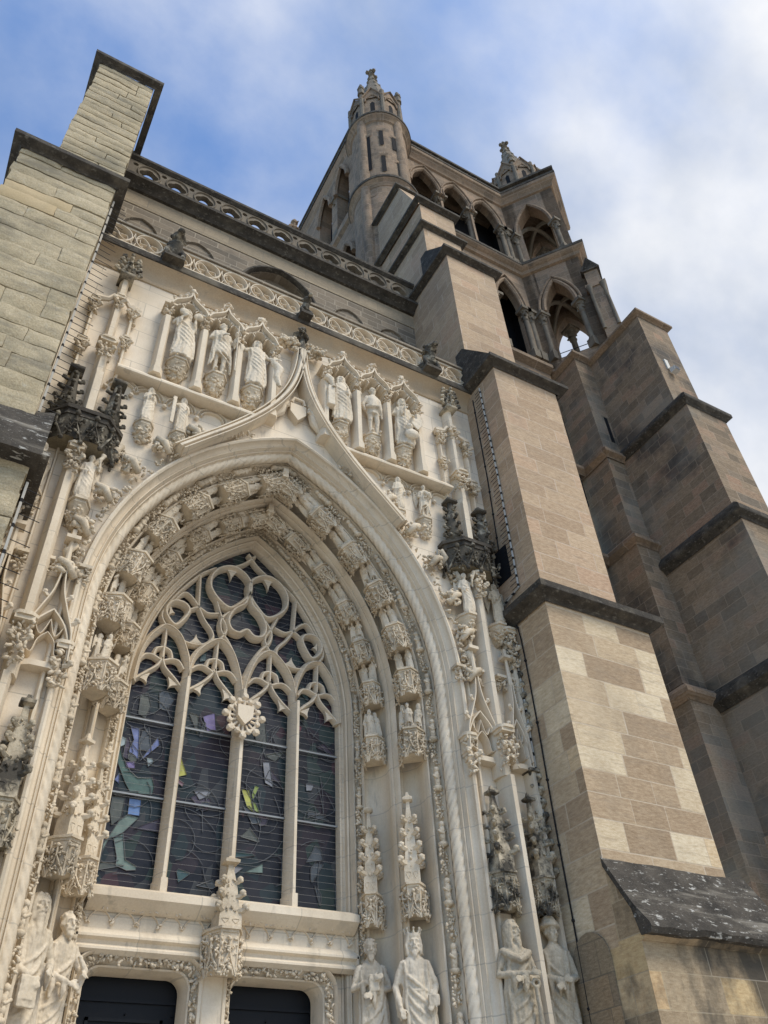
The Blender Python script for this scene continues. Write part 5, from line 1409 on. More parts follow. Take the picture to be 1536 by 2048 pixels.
# carved shield hung on the central mullion
sh = thing('heraldic_shield', 'square openwork carved shield with knobs hung on the middle mullion', 'coat of arms', W(-.03, 1.62, 8.12))
q = MB(); c = V(W(-.03, 1.6, 8.13)); q.prism([(c.x - .14, c.z + .16), (c.x + .14, c.z + .16), (c.x + .13, c.z - .04), (c.x, c.z - .18), (c.x - .13, c.z - .04)], 1.52, 1.66); part(q, 'shield', 'cream', sh)
q = MB(); rg = rng(14)
for k in range(16):
    a = 2 * PI * k / 16; r_ = .26 + .06 * (k % 2 == 0)
    q.ball(c + V((r_ * math.cos(a), 0, r_ * 1.1 * math.sin(a))), .055 if k % 2 else .07, 1); q.tube([c + V((.14 * math.cos(a), .03, .16 * math.sin(a))), c + V((r_ * math.cos(a), 0, r_ * 1.1 * math.sin(a)))], .022, 5)
q.tube([c + V((.25 * math.cos(2 * PI * k / 20), .02, .28 * math.sin(2 * PI * k / 20))) for k in range(20)], .028, 6, closed=True)
part(q, 'openwork_frame', 'cream', sh)

# ---- sill, panel, lintel, door surrounds
q = MB(); rows = []
for y, z in ((2.0, 5.36), (1.62, 5.30), (1.50, 5.24), (1.50, 5.14), (1.56, 5.10), (1.66, 5.02), (1.72, 5.0)): rows.append([W(-1.98, y, z), W(1.98, y, z)])
q.loft(rows); part(q, 'window_sill', 'jamb', po, angle=30)
q = MB(); q.box(AX - 2.1, AX + 2.1, 1.74, 2.2, 4.6, 5.1); part(q, 'sill_panel', 'jamb', po, smooth=False)
q = MB(); rows = []
for y, z in ((1.76, 4.82), (1.7, 4.78), (1.66, 4.72), (1.66, 4.69), (1.72, 4.66), (1.73, 4.62), (1.68, 4.58), (1.68, 4.55), (1.76, 4.5)): rows.append([W(-2.05, y, z), W(2.05, y, z)])
q.loft(rows); part(q, 'lintel_moulding', 'jamb', po, angle=30)
q = MB(); rg = rng(6)
for k in range(13):
    x = -1.92 + k * .32
    if abs(x) < .3: continue
    for e in (-1, 1): q.strip(smooth([(AX + x + e * .15, 5.04), (AX + x + e * .09, 5.0), (AX + x + e * .04, 4.95), (AX + x, 4.86)], 4), .018, 1.71, 1.75); 
    leafy(q, W(x, 1.71, 4.88), 5, (.03, .02, .03), .03, rg)
for k in range(60): leafy(q, W(-1.95 + k * .066, 1.66, 5.03), 1, (.03, .02, .015), .028, rg)
part(q, 'cusped_pendants', 'cream', po, angle=60)
for s_ in (-1, 1):
    X0, X1 = (AX + .10, AX + 1.60) if s_ > 0 else (AX - 1.86, AX - .38)
    def rr(inset, zt, r_=.22, n=7):
        a, c = X0 + inset, X1 - inset; t_ = zt - inset
        r2 = max(.05, r_ - inset * .4)
        return [(a, 2.3)] + [(a + r2 - r2 * math.cos(PI / 2 * k / n), t_ - r2 + r2 * math.sin(PI / 2 * k / n)) for k in range(n + 1)] + [(c - r2 + r2 * math.sin(PI / 2 * k / n), t_ - r2 + r2 * math.cos(PI / 2 * k / n)) for k in range(n + 1)] + [(c, 2.3)]
    q = MB(); o0 = rr(-.16, 4.34); rows = []
    for inset, y in ((-.12, 1.74), (-.10, 1.70), (-.08, 1.74), (-.075, 1.80), (.02, 1.88), (.035, 1.84), (.055, 1.86), (.07, 1.95), (.08, 2.0), (.085, 2.2)):
        rows.append([(x, y, z) for x, z in rr(inset, 4.44)])
    q.loft(rows); part(q, 'door_surround', 'jamb', po, angle=35)
    q = MB(); mid = rr(-.025, 4.44); rg = rng(40 + s_)
    for i in range(len(mid) - 1):
        a, c = V(mid[i]), V(mid[i + 1]); L_ = (c - a).length; n = max(1, int(L_ / .05))
        for k in range(n):
            p_ = a.lerp(c, (k + .5) / n)
            if p_[1] < 3.3: continue
            leafy(q, (p_[0], 1.79, p_[1]), 3, (.05, .035, .05), .045, rg); 
    part(q, 'vine_band', 'carve', po, angle=180)
    dl_ = thing('door', ('left' if s_ < 0 else 'right') + ' blue-black panelled wooden door under the window, beside the central post', 'door', ((X0 + X1) / 2, 2.25, 2))
    q = MB(); q.box(X0 - .1, X1 + .1, 2.26, 2.34, 2, 4.5); lf_ = part(q, 'leaf', 'door', dl_, smooth=False)
    q = MB(); w_ = (X1 - X0)
    for (fa, fb, za, zb) in ((.16, .84, 2.2, 3.9), (.3, .7, 2.4, 3.72), (.02, .98, 2.0, 4.12)):
        xa, xb = X0 + w_ * fa, X0 + w_ * fb
        for (u0, u1, v0, v1) in ((xa, xb, zb - .04, zb), (xa, xa + .04, za, zb), (xb - .04, xb, za, zb)): q.box(u0, u1, 2.225, 2.265, v0, v1)
    sub(q, 'panel_moulding', 'door', lf_, smooth=False)
    q = MB()
    for zz in (3.95, 3.6, 3.2):
        for xx in (.08, .5, .92): q.ball((X0 + w_ * xx, 2.25, zz), .016, 1)
    sub(q, 'studs', 'door', lf_)
q = MB(); q.box(AX - 2.1, AX + 2.1, 1.93, 2.2, 4.38, 4.72)
for x0, x1 in ((-.33, .05),): q.box(AX + x0, AX + x1, 1.72, 2.2, 2, 4.55)
for s_ in (-1, 1): q.box(min(AX + s_ * 1.9, AX + s_ * 2.1), max(AX + s_ * 1.9, AX + s_ * 2.1), 1.80, 2.2, 2, 4.6); q.box(min(AX + s_ * 1.68, AX + s_ * 1.95), max(AX + s_ * 1.68, AX + s_ * 1.95), 1.9, 2.2, 2, 4.5) if s_ > 0 else None
part(q, 'lintel', 'jamb', po, smooth=False)
q = MB()
for x0, x1 in ((-2.0, -.14), (.0, 2.0)): q.box(AX + x0, AX + x1, 1.78, 1.95, 4.54, 4.66)
part(q, 'lintel_fill', 'jamb', po, smooth=False)
# ------------------------------------------------------------------ carved canopies and figures in the arch
def canopy_mb(w_, h, d, seed, taper=.86):
    """half-hexagon canopy, top plate at z=0, gabled and pierced body hanging below; back y=0, front -d"""
    b = MB(); rg_ = rng(seed); r_ = w_ / 2
    hx = lambda f: [(-r_ * f, .03), (-r_ * f, -d * .4 * f), (-r_ * .52 * f, -d * f), (r_ * .52 * f, -d * f), (r_ * f, -d * .4 * f), (r_ * f, .03)]
    b.prism(hx(1.04), -.035, 0, 'z'); b.prism(hx(.96), -.07, -.035, 'z')
    b.loft([[(x, y, z) for x, y in hx(f)] for f, z in ((.92, -.07), (.9, -h * .5), (min(.93, taper), -h * .9))])
    b.add([(x, y, -h * .9) for x, y in hx(min(.93, taper))], [(0, 1, 2, 3, 4, 5)])
    e = hx(.9)
    for (x0, y0), (x1, y1) in zip(e[:-1], e[1:]):
        L_ = math.hypot(x1 - x0, y1 - y0); dx, dy = (x1 - x0) / L_, (y1 - y0) / L_; ox, oy = dy, -dx
        if oy > 0 and abs(ox) < .5: ox, oy = -ox, -oy
        P_ = lambda u, z, e_: (x0 + dx * u + ox * e_, y0 + dy * u + oy * e_, z)
        m_ = L_ / 2
        b.tube([P_(0, -h * .98, .0), P_(m_ * .75, -h * .66, .03), P_(m_, -h * .5, .04), P_(m_ * 1.25, -h * .66, .03), P_(L_, -h * .98, .0)], .015, 5)
        b.tube([P_(L_ * .14, -h, .0), P_(m_ * .6, -h * .84, .02), P_(m_, -h * .78, .03), P_(m_ * 1.4, -h * .84, .02), P_(L_ * .86, -h, .0)], .012, 5)
        b.tube([P_(m_, -h * .55, .045), P_(m_, -h * .28, .05)], [.016, .01], 5); b.ball(P_(m_, -h * .27, .05), .03, 1)
        b.tube([P_(0, -h * 1.02, .0), P_(0, -.07, .01)], .014, 5)
        for k in range(int(30 * L_ / .2)):
            u = rg_.uniform(0, L_); z = -rg_.uniform(.09, h * .98)
            leafy(b, P_(u, z, .005 + .045 * rg_.random()), 1, (.012, .012, .012), .028 + .012 * rg_.random(), rg_)
    return b
def spired_mb(w_, h, d, hs, seed, rows=4):
    """canopy with a crocketed square spire standing on it"""
    b = canopy_mb(w_, h, d, seed, .9); r_ = w_ / 2; rg_ = rng(seed + 7)
    cy = -d * .5; z1 = hs
    sq = lambda f, z: [(-r_ * f, cy + r_ * f, z), (-r_ * f, cy - r_ * f, z), (r_ * f, cy - r_ * f, z), (r_ * f, cy + r_ * f, z)]
    def W_(t_): return .66 - .46 * t_ ** .9
    b.loft([sq(.66, 0), sq(.64, hs * .16), sq(W_(.3), hs * .3), sq(W_(.6), hs * .6), sq(.17, hs * .86), sq(.15, hs * .92)], True)
    q_ = hs * .92
    b.loft([sq(.15, q_), sq(.42, q_ + .03), sq(.44, q_ + .07), sq(.2, q_ + .1), sq(.15, q_ + .12), sq(.1, hs + .06)], True)
    b.add(sq(.1, hs + .06), [(0, 1, 2, 3)])
    for k in range(rows):
        t_ = (k + .35) / (rows + .25); z = hs * (.16 + .68 * t_); f = W_(t_) * r_
        for sx, sy in ((-1, -1), (1, -1), (1, 1), (-1, 1)):
            crocket(b, (sx * f * .9, cy + sy * f * .9, z), (sx, sy, .1), .11 * (1.1 - .3 * t_))
        for sx, sy in ((0, -1), (1, 0), (-1, 0)):
            for _ in range(4): leafy(b, (sx * f * 1.02 + (rg_.uniform(-f, f) * .6 if sx == 0 else 0), cy + sy * f * 1.02 + (rg_.uniform(-f, f) * .6 if sy == 0 else 0), z + rg_.uniform(-.08, .08)), 1, (.01, .01, .01), .032, rg_)
    for sx in (-1, 1):
        b.strip(smooth([(sx * r_ * .3, .02 + hs * .03), (sx * r_ * .1, hs * .11), (sx * r_ * .5, hs * .11), (sx * r_ * .3, .02 + hs * .03)], 4), .012, cy - r_ * .68, cy - r_ * .6)
    return b
ORD = ('first', 'second', 'third', 'fourth', 'fifth', 'sixth')
can_me = [canopy_mb(.44, .50, .38, 100 + k) for k in range(3)]
can_in = [canopy_mb(.37, .46, .33, 110 + k) for k in range(3)]
def mesh_obj(mb, name, mt, angle=60):
    o = mb.build(name, mt, angle=angle); COL.objects.unlink(o); return o.data
CM = [[mesh_obj(b, 'carved_canopy', 'carve') for b in L_] for L_ in (can_me, can_in)]
# small figures, re-used in several groups
SF = []
for k, kw in enumerate((dict(robe='long', seed=1, hair='long', beard=.1), dict(robe='long', seed=2, hair='short', beard=.14, armL=((.3, -.08, 1.2), (.22, -.3, 1.35))), dict(robe='short', seed=3, hair='curly', beard=0, armR=((-.34, -.02, 1.25), (-.3, -.22, 1.5))),
        dict(robe='long', seed=4, hat='hood', beard=0, hair=None), dict(robe='long', seed=5, props=(('wings',),), beard=0, hair='mid'), dict(robe='short', seed=6, hat='cap', beard=.1, hair='mid', lean=.15))):
    mb = figure_mb(cloak=True, detail=False, headsc=1.35, bulk=1.15, **kw)
    me = remesh(mb, .036, 1); me.transform(Matrix.Scale(.295, 4)); me.name = 'figure'
    ob = finish(me, 'figure', 'statue', smooth=True, angle=180); COL.objects.unlink(ob); SF.append(me)
rows_def = [('outer', .62, [(.90, 12.02), (1.56, 11.38), (2.09, 10.62), (2.40, 9.75), (2.57, 8.85), (2.58, 7.72)], .40, 2.69, .86),
            ('inner', 1.28, [(.70, 11.82), (1.28, 11.24), (1.75, 10.52), (2.05, 9.72), (2.20, 8.88), (2.21, 7.83)], .33, 2.30, 1.42)]
rg = rng(5)
GK = ['two small robed figures', 'a little crowd of heads', 'two figures leaning together', 'a winged figure and a companion', 'two standing figures', 'a scene of three figures']
for ri, (rn_, yy, lst, wd, aa, ya) in enumerate(rows_def):
    for sd_, sn in ((1, 'right'), (-1, 'left')):
        for k, (o, z) in enumerate(lst):
            # tangent of the ring through this point
            Rr, c, th = arcp(aa)
            if z > ZS:
                t_ = math.atan2(z - ZS, o - c); tx, tz = -math.sin(t_), math.cos(t_); nx, nz = -math.cos(t_), -math.sin(t_)
            else: tx, tz, nx, nz = 0, 1, -1, 0
            upv = V((sd_ * tx, 0, tz)); fr = V((sd_ * nx * .62, -.78, nz * .62))
            org = V(W(sd_ * o, yy, z)) - fr * .17 + upv * .2
            mx_ = frame(org, upv, fr)
            lab = '%s leafy canopy from the apex, %s side, %s arch row' % (ORD[k], sn, rn_)
            ob = bpy.data.objects.new('carved_canopy', CM[ri][k % 3]); COL.objects.link(ob); ob.matrix_world = mx_
            tag(ob, lab, 'canopy', 'carved canopies in the arch')
            gt = thing('figure_group', 'small figures on the %s canopy from the apex, %s side, %s arch row' % (ORD[k], sn, rn_), 'statuette', mx_=mx_, group='small figure groups in the arch')
            n = 3 if k in (0, 5) else 2
            for j in range(n):
                f = bpy.data.objects.new('figure', SF[(k * 2 + j * 3 + ri + (sd_ > 0)) % 6]); COL.objects.link(f); f.parent = gt
                x = (j - (n - 1) / 2) * wd * (.34 if n == 2 else .28) * (1.25 if n == 2 else 1)
                f.location = (x, -.12 - (.06 if j == 1 and n == 3 else 0), .0)
                f.rotation_euler = (R(rg.uniform(-4, 8)), R(rg.uniform(-6, 6)), R(rg.uniform(-25, 25) - x * 60))
                s_ = rg.uniform(.88, 1.02) * (1 if wd > .35 else .95); f.scale = (s_, s_, s_)
            sm = MB(); sm.ball((0, -.2, .045), (wd * .4, .09, .05), 1); leafy(sm, (0, -.2, .06), 8, (wd * .35, .06, .03), .03, rg)
            o2 = sm.build('rocky_base', 'statue'); o2.parent = gt
    # keystone pair at the apex
    kz, ky = ((12.66, .62), (12.28, 1.28))[ri]
    kt = thing('keystone_canopy', 'double leafy canopy meeting at the apex of the %s row of the arch' % rn_, 'canopy', W(0, ky, kz), 'carved canopies in the arch')
    for sd_ in (-1, 1):
        ob = bpy.data.objects.new('canopy_half', CM[ri][0]); COL.objects.link(ob); ob.parent = kt
        upv = V((-sd_ * .83, 0, .55)); fr = V((-sd_ * .3, -.78, -.55))
        ob.matrix_world = frame(-fr * .15 - V((0, 0, .02)), upv, fr)
    q = MB(); q.T = None
    q.prism([(-.05, .1), (-.06, -.12), (.06, -.12), (.05, .1)], -.3, .16, 'y'); leafy(q, (0, -.22, -.1), 12, (.08, .08, .1), .045, rg)
    o2 = q.build('keystone', 'carve'); o2.parent = kt

# ---- spired canopies over the jamb statues, the pier statues and the central post
def spired(name, lab, mx_, w_, h, d, hs, seed, mt='carve', grp='spired stone canopies over the statues', rows=4):
    t_ = thing(name, lab, 'canopy', mx_=mx_, group=grp)
    o_ = spired_mb(w_, h, d, hs, seed, rows).build('canopy', mt, angle=50); o_.parent = t_
    return t_
for sd_, sn in ((1, 'right'), (-1, 'left')):
    fr = V((-sd_ * .55, -.84, 0))
    for (o, y, nm, sz, sp) in ((2.62, .95, 'outer', .36, 1.36), (2.25, 1.58, 'inner', .31, 1.36)):
        spired('spired_canopy', 'pale crocketed spire canopy in the %s niche of the %s jamb, over a statue' % (nm, sn), frame(W(sd_ * o, y, 5.52), (0, 0, 1), fr), sz, .48, .36, sp, 200 + int(o * 10) + sd_)
    for (o, nm, sz) in ((3.46, 'nearer the arch', .42), (4.17, 'at the outer edge', .36)):
        spired('spired_canopy', 'dirty crocketed spire canopy on the %s pier, the one %s' % (sn, nm), frame(W(sd_ * o, .0, 5.5), (0, 0, 1), (0, -1, 0)), sz, .55, .36, 1.25, 220 + int(o * 10) + sd_, 'dirty')
tcn = spired('spired_canopy', 'carved canopy with a tall spire on the central post between the doors', frame(W(-.1, 1.72, 4.86), (0, 0, 1), (0, -1, 0)), .5, .58, .42, .92, 260, 'carve', None, 3)
q = MB(); rg = rng(61)
for k in range(3):
    for i in range(11):
        a = PI * (i / 10); r_ = .25 - .02 * k
        leafy(q, (r_ * math.cos(a), -.02 - (r_ + .14) * math.sin(a) * .95, -.12 - .15 * k), 2, (.03, .03, .05), .04, rg)
o_ = q.build('leaf_tier', 'carve', angle=180); o_.parent = tcn
# ---- black double canopies on the piers with two spires each
for sd_, sn in ((1, 'right'), (-1, 'left')):
    bc = thing('black_canopy', 'blackened carved canopy with two leafy spirelets, on the %s pier beside the buttress' % sn, 'canopy', W(sd_ * 3.74, 0, 11.5), 'blackened double canopies on the piers')
    X = AX + sd_ * 3.74; rg = rng(300 + sd_)
    pl_ = lambda f: [(X - .6 * f, .0), (X - .6 * f, -.18 * f), (X - .32 * f, -.48 * f), (X + .32 * f, -.48 * f), (X + .6 * f, -.18 * f), (X + .6 * f, .0)]
    q = MB(); q.prism(pl_(1.03), 11.62, 11.70, 'z'); q.prism(pl_(.96), 11.52, 11.62, 'z'); part(q, 'plate', 'drip', bc, angle=30)
    q = MB(); q.loft([[(x, y, z) for x, y in pl_(f)] for f, z in ((.92, 11.52), (.88, 11.3), (.84, 11.08))]); e = pl_(.93)
    for (x0, y0), (x1, y1) in zip(e[:-1], e[1:]):
        L_ = math.hypot(x1 - x0, y1 - y0); n = max(1, round(L_ / .28))
        for i in range(n):
            u0, u1 = i / n, (i + 1) / n; m_ = (u0 + u1) / 2
            P_ = lambda u, z, e_=0: (x0 + (x1 - x0) * u, y0 + (y1 - y0) * u - e_, z)
            q.tube([P_(u0, 10.98), P_(m_, 11.36, .05), P_(u1, 10.98)], .025, 5); q.tube([P_(m_, 11.36, .05), P_(m_, 11.58, .07)], .02, 5); q.ball(P_(m_, 11.5, .08), .05, 1)
            leafy(q, P_(m_, 11.25, .02), 22, (.14, .04, .2), .045, rg); q.ball(P_(u0, 10.95, .02), .045, 1)
    part(q, 'carved_skirt', 'black', bc, angle=60)
    q = MB(); q.add([(x, y, 11.1) for x, y in pl_(.84)], [tuple(range(6))]); part(q, 'soffit', 'mortar_dark', bc, smooth=False)
    for e_ in (-1, 1):
        q = MB(); xx, yy = X + e_ * .36, -.24
        q.tube([(xx, yy, 11.68), (xx, yy, 12.1), (xx, yy, 12.55), (xx, yy, 12.75)], [.17, .12, .075, .06], 8)
        q.prism([(xx - .12, yy - .12), (xx + .12, yy - .12), (xx + .12, yy + .12), (xx - .12, yy + .12)], 12.72, 12.79, 'z'); q.tube([(xx, yy, 12.78), (xx, yy, 12.9)], [.05, .04], 6)
        for i in range(4):
            z = 11.78 + i * .24; f = .16 - .025 * i
            for a in (0, PI / 2, PI, 3 * PI / 2): crocket(q, (xx + f * math.cos(a), yy + f * math.sin(a), z), (math.cos(a), math.sin(a), .1), .09)
        leafy(q, (xx, yy, 11.85), 26, (.2, .15, .14), .055, rg)
        part(q, 'spirelet', 'black', bc, angle=180)
    q = MB(); q.box(X - .06, X + .06, -.3, 0, 11.7, 12.9); part(q, 'pale_shaft', 'jamb', bc, smooth=False)

# ---- statues
def statue(lab, o, y, z, h, face=0, mt='statue', voxel=.016, con=None, grp=None, cmt=None, **k):
    """a statue and, when con is given, the bracket it stands on; face = degrees turned towards +x"""
    t_ = thing('statue', lab, 'statue', W(o, y, z), grp)
    t_.rotation_euler = (0, 0, R(face))
    figure('body', t_, mt, h, voxel, **k)
    if con:
        c = thing('console', 'leafy stone bracket under the ' + con[2], 'bracket', W(o, .01, z), 'carved brackets under statues')
        ob = console_mb(con[0], con[1], int(abs(o) * 100), con[3] if len(con) > 3 else .3).build('bell', cmt or 'carve', angle=50); ob.parent = c
    return t_
G1 = 'saints in the upper niches'
u = dict(voxel=.018, grp=G1)
statue('veiled stone saint holding a round object, first niche from the left', -2.46, -.19, 14.08, 1.5, 8, con=(.44, .5, 'first upper niche statue from the left'), seed=41, hat='hood', hair=None, beard=0, bulk=1.15, armL=((.27, 0, 1.2), (.17, -.2, 1.42)), armR=((-.27, 0, 1.2), (-.14, -.2, 1.32)), props=(('lump', (.2, -.22, 1.56), (.11, .08, .12)), ('lump', (-.16, -.2, 1.5), (.13, .08, .13))), **u)
statue('bare-legged stone saint with mantle and staff, second niche from the left', -1.71, -.19, 14.08, 1.55, 6, con=(.44, .5, 'second upper niche statue from the left'), seed=42, bulk=1.14, robe='short', beard=.14, hair='curly', armL=((.3, -.02, 1.2), (.27, -.2, 1.3)), armR=((-.27, 0, 1.15), (-.05, -.2, 1.2)), props=(('rod', (.3, -.22, .1), (.28, -.24, 1.75), .022),), **u)
statue('long-robed stone saint with outstretched arms, third niche from the left', -.96, -.19, 14.08, 1.45, 0, con=(.44, .5, 'third upper niche statue from the left'), seed=43, bulk=1.14, beard=.12, hair='mid', armL=((.32, -.02, 1.28), (.48, -.16, 1.2)), armR=((-.32, -.02, 1.3), (-.48, -.12, 1.34)), props=(('tube', [(.46, -.1, 1.1), (.58, -.12, .9), (.52, -.1, .6), (.62, -.1, .3)], [.1, .12, .09, .05]),), **u)
statue('long-haired stone saint beside a small tower with a palm, third niche from the right', .96, -.19, 14.02, 1.45, -6, con=(.42, .5, 'third upper niche statue from the right'), seed=44, bulk=1.14, beard=0, hair='long', armL=((.27, 0, 1.15), (.1, -.22, 1.2)), armR=((-.29, -.02, 1.2), (-.3, -.2, 1.1)), props=(('block', -.46, -.26, -.26, -.06, .35, 1.0), ('block', -.44, -.28, -.24, -.08, 1.0, 1.1), ('tube', [(-.3, -.2, 1.1), (-.36, -.2, 1.35), (-.5, -.18, 1.45)], [.05, .1, .12])), **u)
statue('near-naked stone saint in a loincloth, second niche from the right', 1.71, -.19, 14.02, 1.48, -4, con=(.44, .5, 'second upper niche statue from the right'), seed=45, robe='bare', cloak=False, beard=0, hair='curly', armL=((.26, .06, 1.14), (.16, .1, .95)), armR=((-.27, .06, 1.14), (-.17, .1, .98)), props=(('tube', [(-.2, -.04, 1.0), (-.1, -.17, .92), (.08, -.17, .98), (.21, -.02, .86)], [.05, .06, .06, .05]), ('tube', [(.2, -.04, .95), (.24, -.02, .7)], [.06, .02])), **u)
statue('stone saint with cross staff and beast at the feet, first niche from the right', 2.46, -.19, 14.0, 1.5, -8, con=(.44, .5, 'first upper niche statue from the right'), seed=46, bulk=1.14, hat='cap', hair='mid', beard=.1, armL=((.28, 0, 1.15), (.2, -.2, 1.05)), armR=((-.27, 0, 1.16), (-.06, -.21, 1.25)), props=(('rod', (-.06, -.26, .3), (-.02, -.25, 1.62), .02), ('rod', (-.14, -.25, 1.4), (.09, -.25, 1.42), .02), ('shield', (.32, -.18, .85)), ('lump', (.1, -.24, .3), (.2, .13, .16)), ('lump', (.02, -.3, .5), (.09, .1, .09))), **u)
u = dict(voxel=.024, grp='little statues in the spandrels')
statue('slender stone woman with folded hands, left spandrel beside the pier', -2.82, -.14, 12.22, .86, 14, con=(.34, .44, 'left spandrel woman', .24), seed=51, beard=0, hair='long', armL=((.24, 0, 1.15), (.03, -.22, 1.28)), armR=((-.24, 0, 1.15), (-.03, -.22, 1.28)), **u)
statue('robed stone figure holding a tall panel, left spandrel nearer the arch', -2.22, -.14, 12.24, .88, 6, con=(.32, .34, 'left spandrel panel bearer', .24), seed=52, beard=0, hair='mid', armR=((-.3, -.02, 1.3), (-.42, -.18, 1.32)), props=(('block', -.5, -.36, -.24, -.18, .1, 1.5),), **u)
statue('stone woman in a long plain robe, right spandrel nearer the arch', 2.22, -.14, 12.18, .88, -6, con=(.32, .4, 'right spandrel woman', .24), seed=53, beard=0, hair='long', armL=((.27, .02, 1.12), (.2, -.16, .95)), **u)
statue('stone angel with raised wings carrying a lute, right spandrel beside the pier', 2.82, -.14, 12.2, .88, -10, con=(.34, .46, 'right spandrel angel', .24), seed=54, robe='short', beard=0, hair='curly', props=(('wings',), ('tube', [(-.05, -.22, 1.3), (.12, -.22, 1.15), (.26, -.2, .98)], [.06, .13, .04])), **u)
u = dict(voxel=.024, grp='statues under the black canopies')
for sd_, sn in ((-1, 'left'), (1, 'right')):
    statue('winged stone angel with a raised horn under the black canopy, %s pier, nearer the arch' % sn, sd_ * 3.5, -.22, 10.05, .92, sd_ * -8, con=(.36, .46, '%s pier angel with a horn' % sn, .34), seed=61 + sd_, beard=0, hair='curly', armL=((.3, -.04, 1.3), (.2, -.24, 1.5)), props=(('wings',), ('tube', [(.2, -.24, 1.45), (.28, -.26, 1.8)], [.03, .09])), **u)
    statue('robed stone angel at the outer edge under the black canopy of the %s pier' % sn, sd_ * 4.2, -.2, 10.05, .9, sd_ * -14, 'grey_statue' if sd_ > 0 else 'statue', con=(.34, .42, '%s pier edge angel' % sn, .3), seed=65 + sd_, beard=0, hair='mid', props=(('wings',),), **u)
u = dict(voxel=.011, grp='large jamb statues')
statue('crowned bearded stone king with a yellowed robe front, right jamb', 2.50, .84, 3.08, 1.76, -24, seed=71, hat='crown', hair='mid', beard=.15, bulk=1.08, armL=((.29, .02, 1.14), (.2, -.15, .93)), armR=((-.29, .03, 1.14), (-.24, -.12, .86)), props=(('block', .12, .27, -.22, -.12, .86, 1.0),), **u)
statue('balding short-bearded stone apostle with hands at the chest, right jamb beside the window', 2.12, 1.44, 3.14, 1.74, -20, seed=72, hair='short', beard=.12, bulk=1.02, armL=((.27, .0, 1.16), (-.02, -.2, 1.06)), armR=((-.27, .0, 1.16), (.0, -.22, 1.24)), props=(('book', (-.0, -.2, 1.2)),), **u)
statue('long-haired stone prophet with a long wavy beard holding a tablet, left jamb', -2.66, .88, 3.0, 1.86, 26, seed=73, hair='long', beard=.36, bulk=1.0, armL=((.28, -.02, 1.14), (.14, -.24, 1.02)), armR=((-.28, .0, 1.14), (-.1, -.24, .92)), props=(('book', (-.12, -.28, .8)), ('block', -.22, -.0, -.3, -.25, .62, .92)), **u)
statue('curly-haired stone harpist leaning inwards, left jamb beside the window', -2.24, 1.48, 3.08, 1.76, 22, seed=74, hair='curly', beard=.1, stoop=.08, armL=((.28, -.04, 1.2), (.2, -.25, 1.12)), armR=((-.27, -.02, 1.14), (.02, -.24, 1.0)), props=(('tube', [(.2, -.26, .9), (.24, -.28, 1.15), (.14, -.28, 1.3)], [.03, .045, .03]),), **u)
statue('bearded stone prophet in a shoulder cape with folded arms and a scroll, right pier', 3.43, -.22, 3.02, 1.80, -12, 'grey_statue', seed=75, hair='long', beard=.18, turn=.55, bulk=1.05, armL=((.28, .0, 1.12), (-.04, -.24, 1.06)), armR=((-.28, .0, 1.14), (.06, -.25, 1.12)), props=(('tube', [(-.2, -.05, 1.42), (-.1, -.13, 1.34), (0, -.15, 1.3), (.1, -.13, 1.34), (.2, -.05, 1.42)], .05), ('rod', (.16, -.22, .2), (.14, -.24, .98), .035), ('tube', [(.14 + .05 * math.cos(a * .7), -.25, 1.0 + .05 * math.sin(a * .7)) for a in range(10)], .022)), **u)
statue('stone woman in a dark turban with crossed hands, at the edge of the right pier', 4.17, -.16, 3.06, 1.82, -22, 'grey_statue', seed=76, hat='turban', hair=None, beard=0, turn=.35, armL=((.26, .0, 1.12), (.0, -.23, 1.0)), armR=((-.26, .0, 1.12), (-.02, -.22, 1.06)), **u)
for (o, y, sd_) in ((2.5, .84, 1), (2.12, 1.44, 1), (-2.64, .84, -1), (-2.2, 1.44, -1), (3.43, -.22, 1), (4.17, -.16, 1)):
    q = MB(); q.prism([(AX + o - .26, y + .25), (AX + o - .26, y - .2), (AX + o + .26, y - .2), (AX + o + .26, y + .25)], 1.6, 2.95 if o < 0 else 3.1, 'z'); part(q, 'statue_plinth', 'jamb', po, smooth=False)
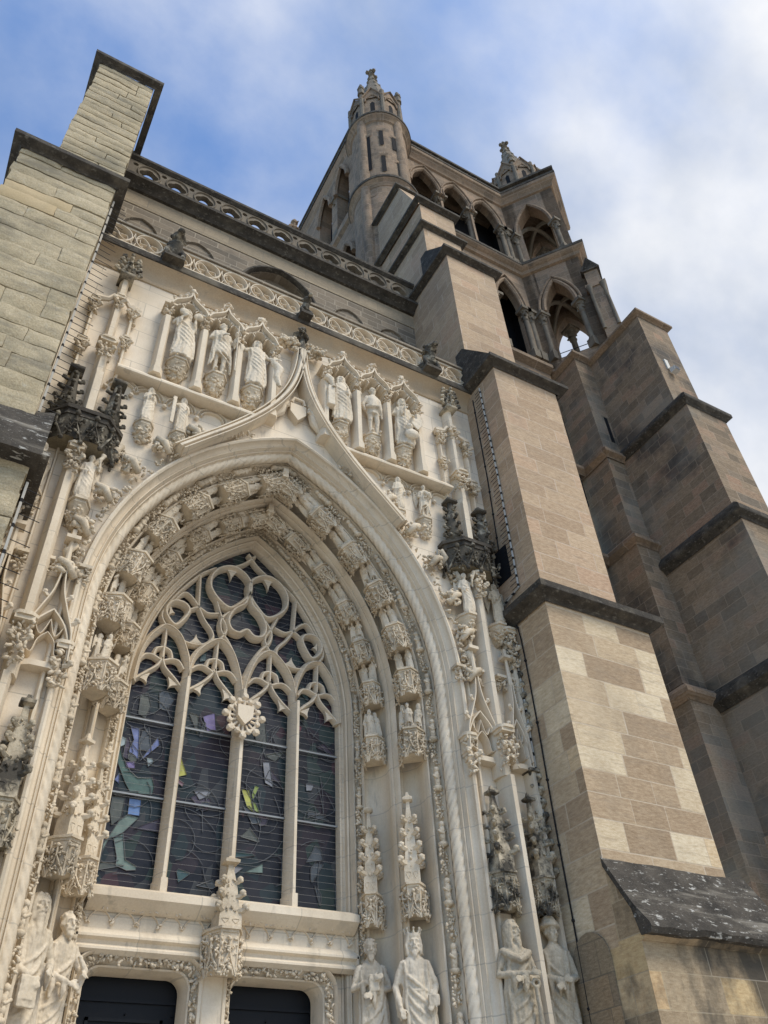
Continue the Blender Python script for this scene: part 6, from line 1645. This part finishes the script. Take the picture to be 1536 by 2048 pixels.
# ---- bird-spike strips and cables
def spikes(lab, path, side, n, ln, wd=.02):
    t_ = thing('bird_spikes', lab, 'bird spikes', path[0])
    q2 = MB(); q2.tube(path, wd, 5); q2.m = 1
    q = MB(); P_ = [V(p_) for p_ in path]; tot = sum((b_ - a_).length for a_, b_ in zip(P_[:-1], P_[1:]))
    acc = 0; k = 0
    for a_, b_ in zip(P_[:-1], P_[1:]):
        L_ = (b_ - a_).length; s_ = acc
        m_ = int(n * L_ / tot)
        for i in range(m_):
            p_ = a_.lerp(b_, (i + .5) / m_); q.tube([p_, p_ + V(side) * ln * (.8 + .4 * ((i * 7) % 5) / 5)], .006, 4, cap=False)
            if i % 2: q2.tube([p_ - (b_ - a_).normalized() * .03, p_ + (b_ - a_).normalized() * .03], wd * 1.12, 5)
    part(q, 'spike_wires', 'cable', t_); part(q2, 'strip', ['spike', 'cable'], t_)
spikes('long white dotted bird-spike strip down the left face of the right buttress, upper stage', [(8.67, -.62, 16.6), (8.67, -.66, 13.5), (8.67, -.62, 10.7), (8.6, .25, 10.45)], (-.05, 1, -.05), 64, .22)
spikes('bird-spike strip with long pins on the lower right buttress, below the dripstone', [(8.67, -.19, 10.05), (8.67, -.2, 8.5), (8.67, -.12, 5.0)], (-.25, .97, .1), 40, .28)
spikes('white dotted bird-spike strip along the edge of the left buttress, above the lichened slope', [(-.2, -1.0, 17.0), (-.2, -1.05, 13.5), (-.2, -1.05, 10.6)], (1, .12, -.08), 40, .3)
spikes('short bird-spike strip on the left buttress, below the lichened slope', [(-.04, -1.12, 9.3), (-.04, -1.12, 6.5)], (1, .2, -.05), 13, .26)
def cable(lab, path, clips):
    t_ = thing('cable', lab, 'cable', path[0])
    q = MB(); q.tube(path, .014, 6); part(q, 'wire', 'cable', t_)
    q = MB()
    for i in range(clips):
        f = (i + .5) / clips * (len(path) - 1); a_ = int(f); p_ = V(path[a_]).lerp(V(path[a_ + 1]), f - a_); q.ball(p_, .03, 1)
    part(q, 'clips', 'cable', t_)
cable('black cable looping down the left face of the lower right buttress', smooth([(8.68, -.2, 10.0), (8.68, -.28, 10.12), (8.68, -.4, 9.7), (8.68, -.41, 8), (8.68, -.38, 6.5), (8.68, -.37, 4.9), (8.68, -.35, 3.4)], 4), 9)
cable('thin dark cable down the upper right buttress beside the portal', [(8.685, -.3, 16.5), (8.685, -.3, 13.8), (8.685, -.24, 11.9)], 6)
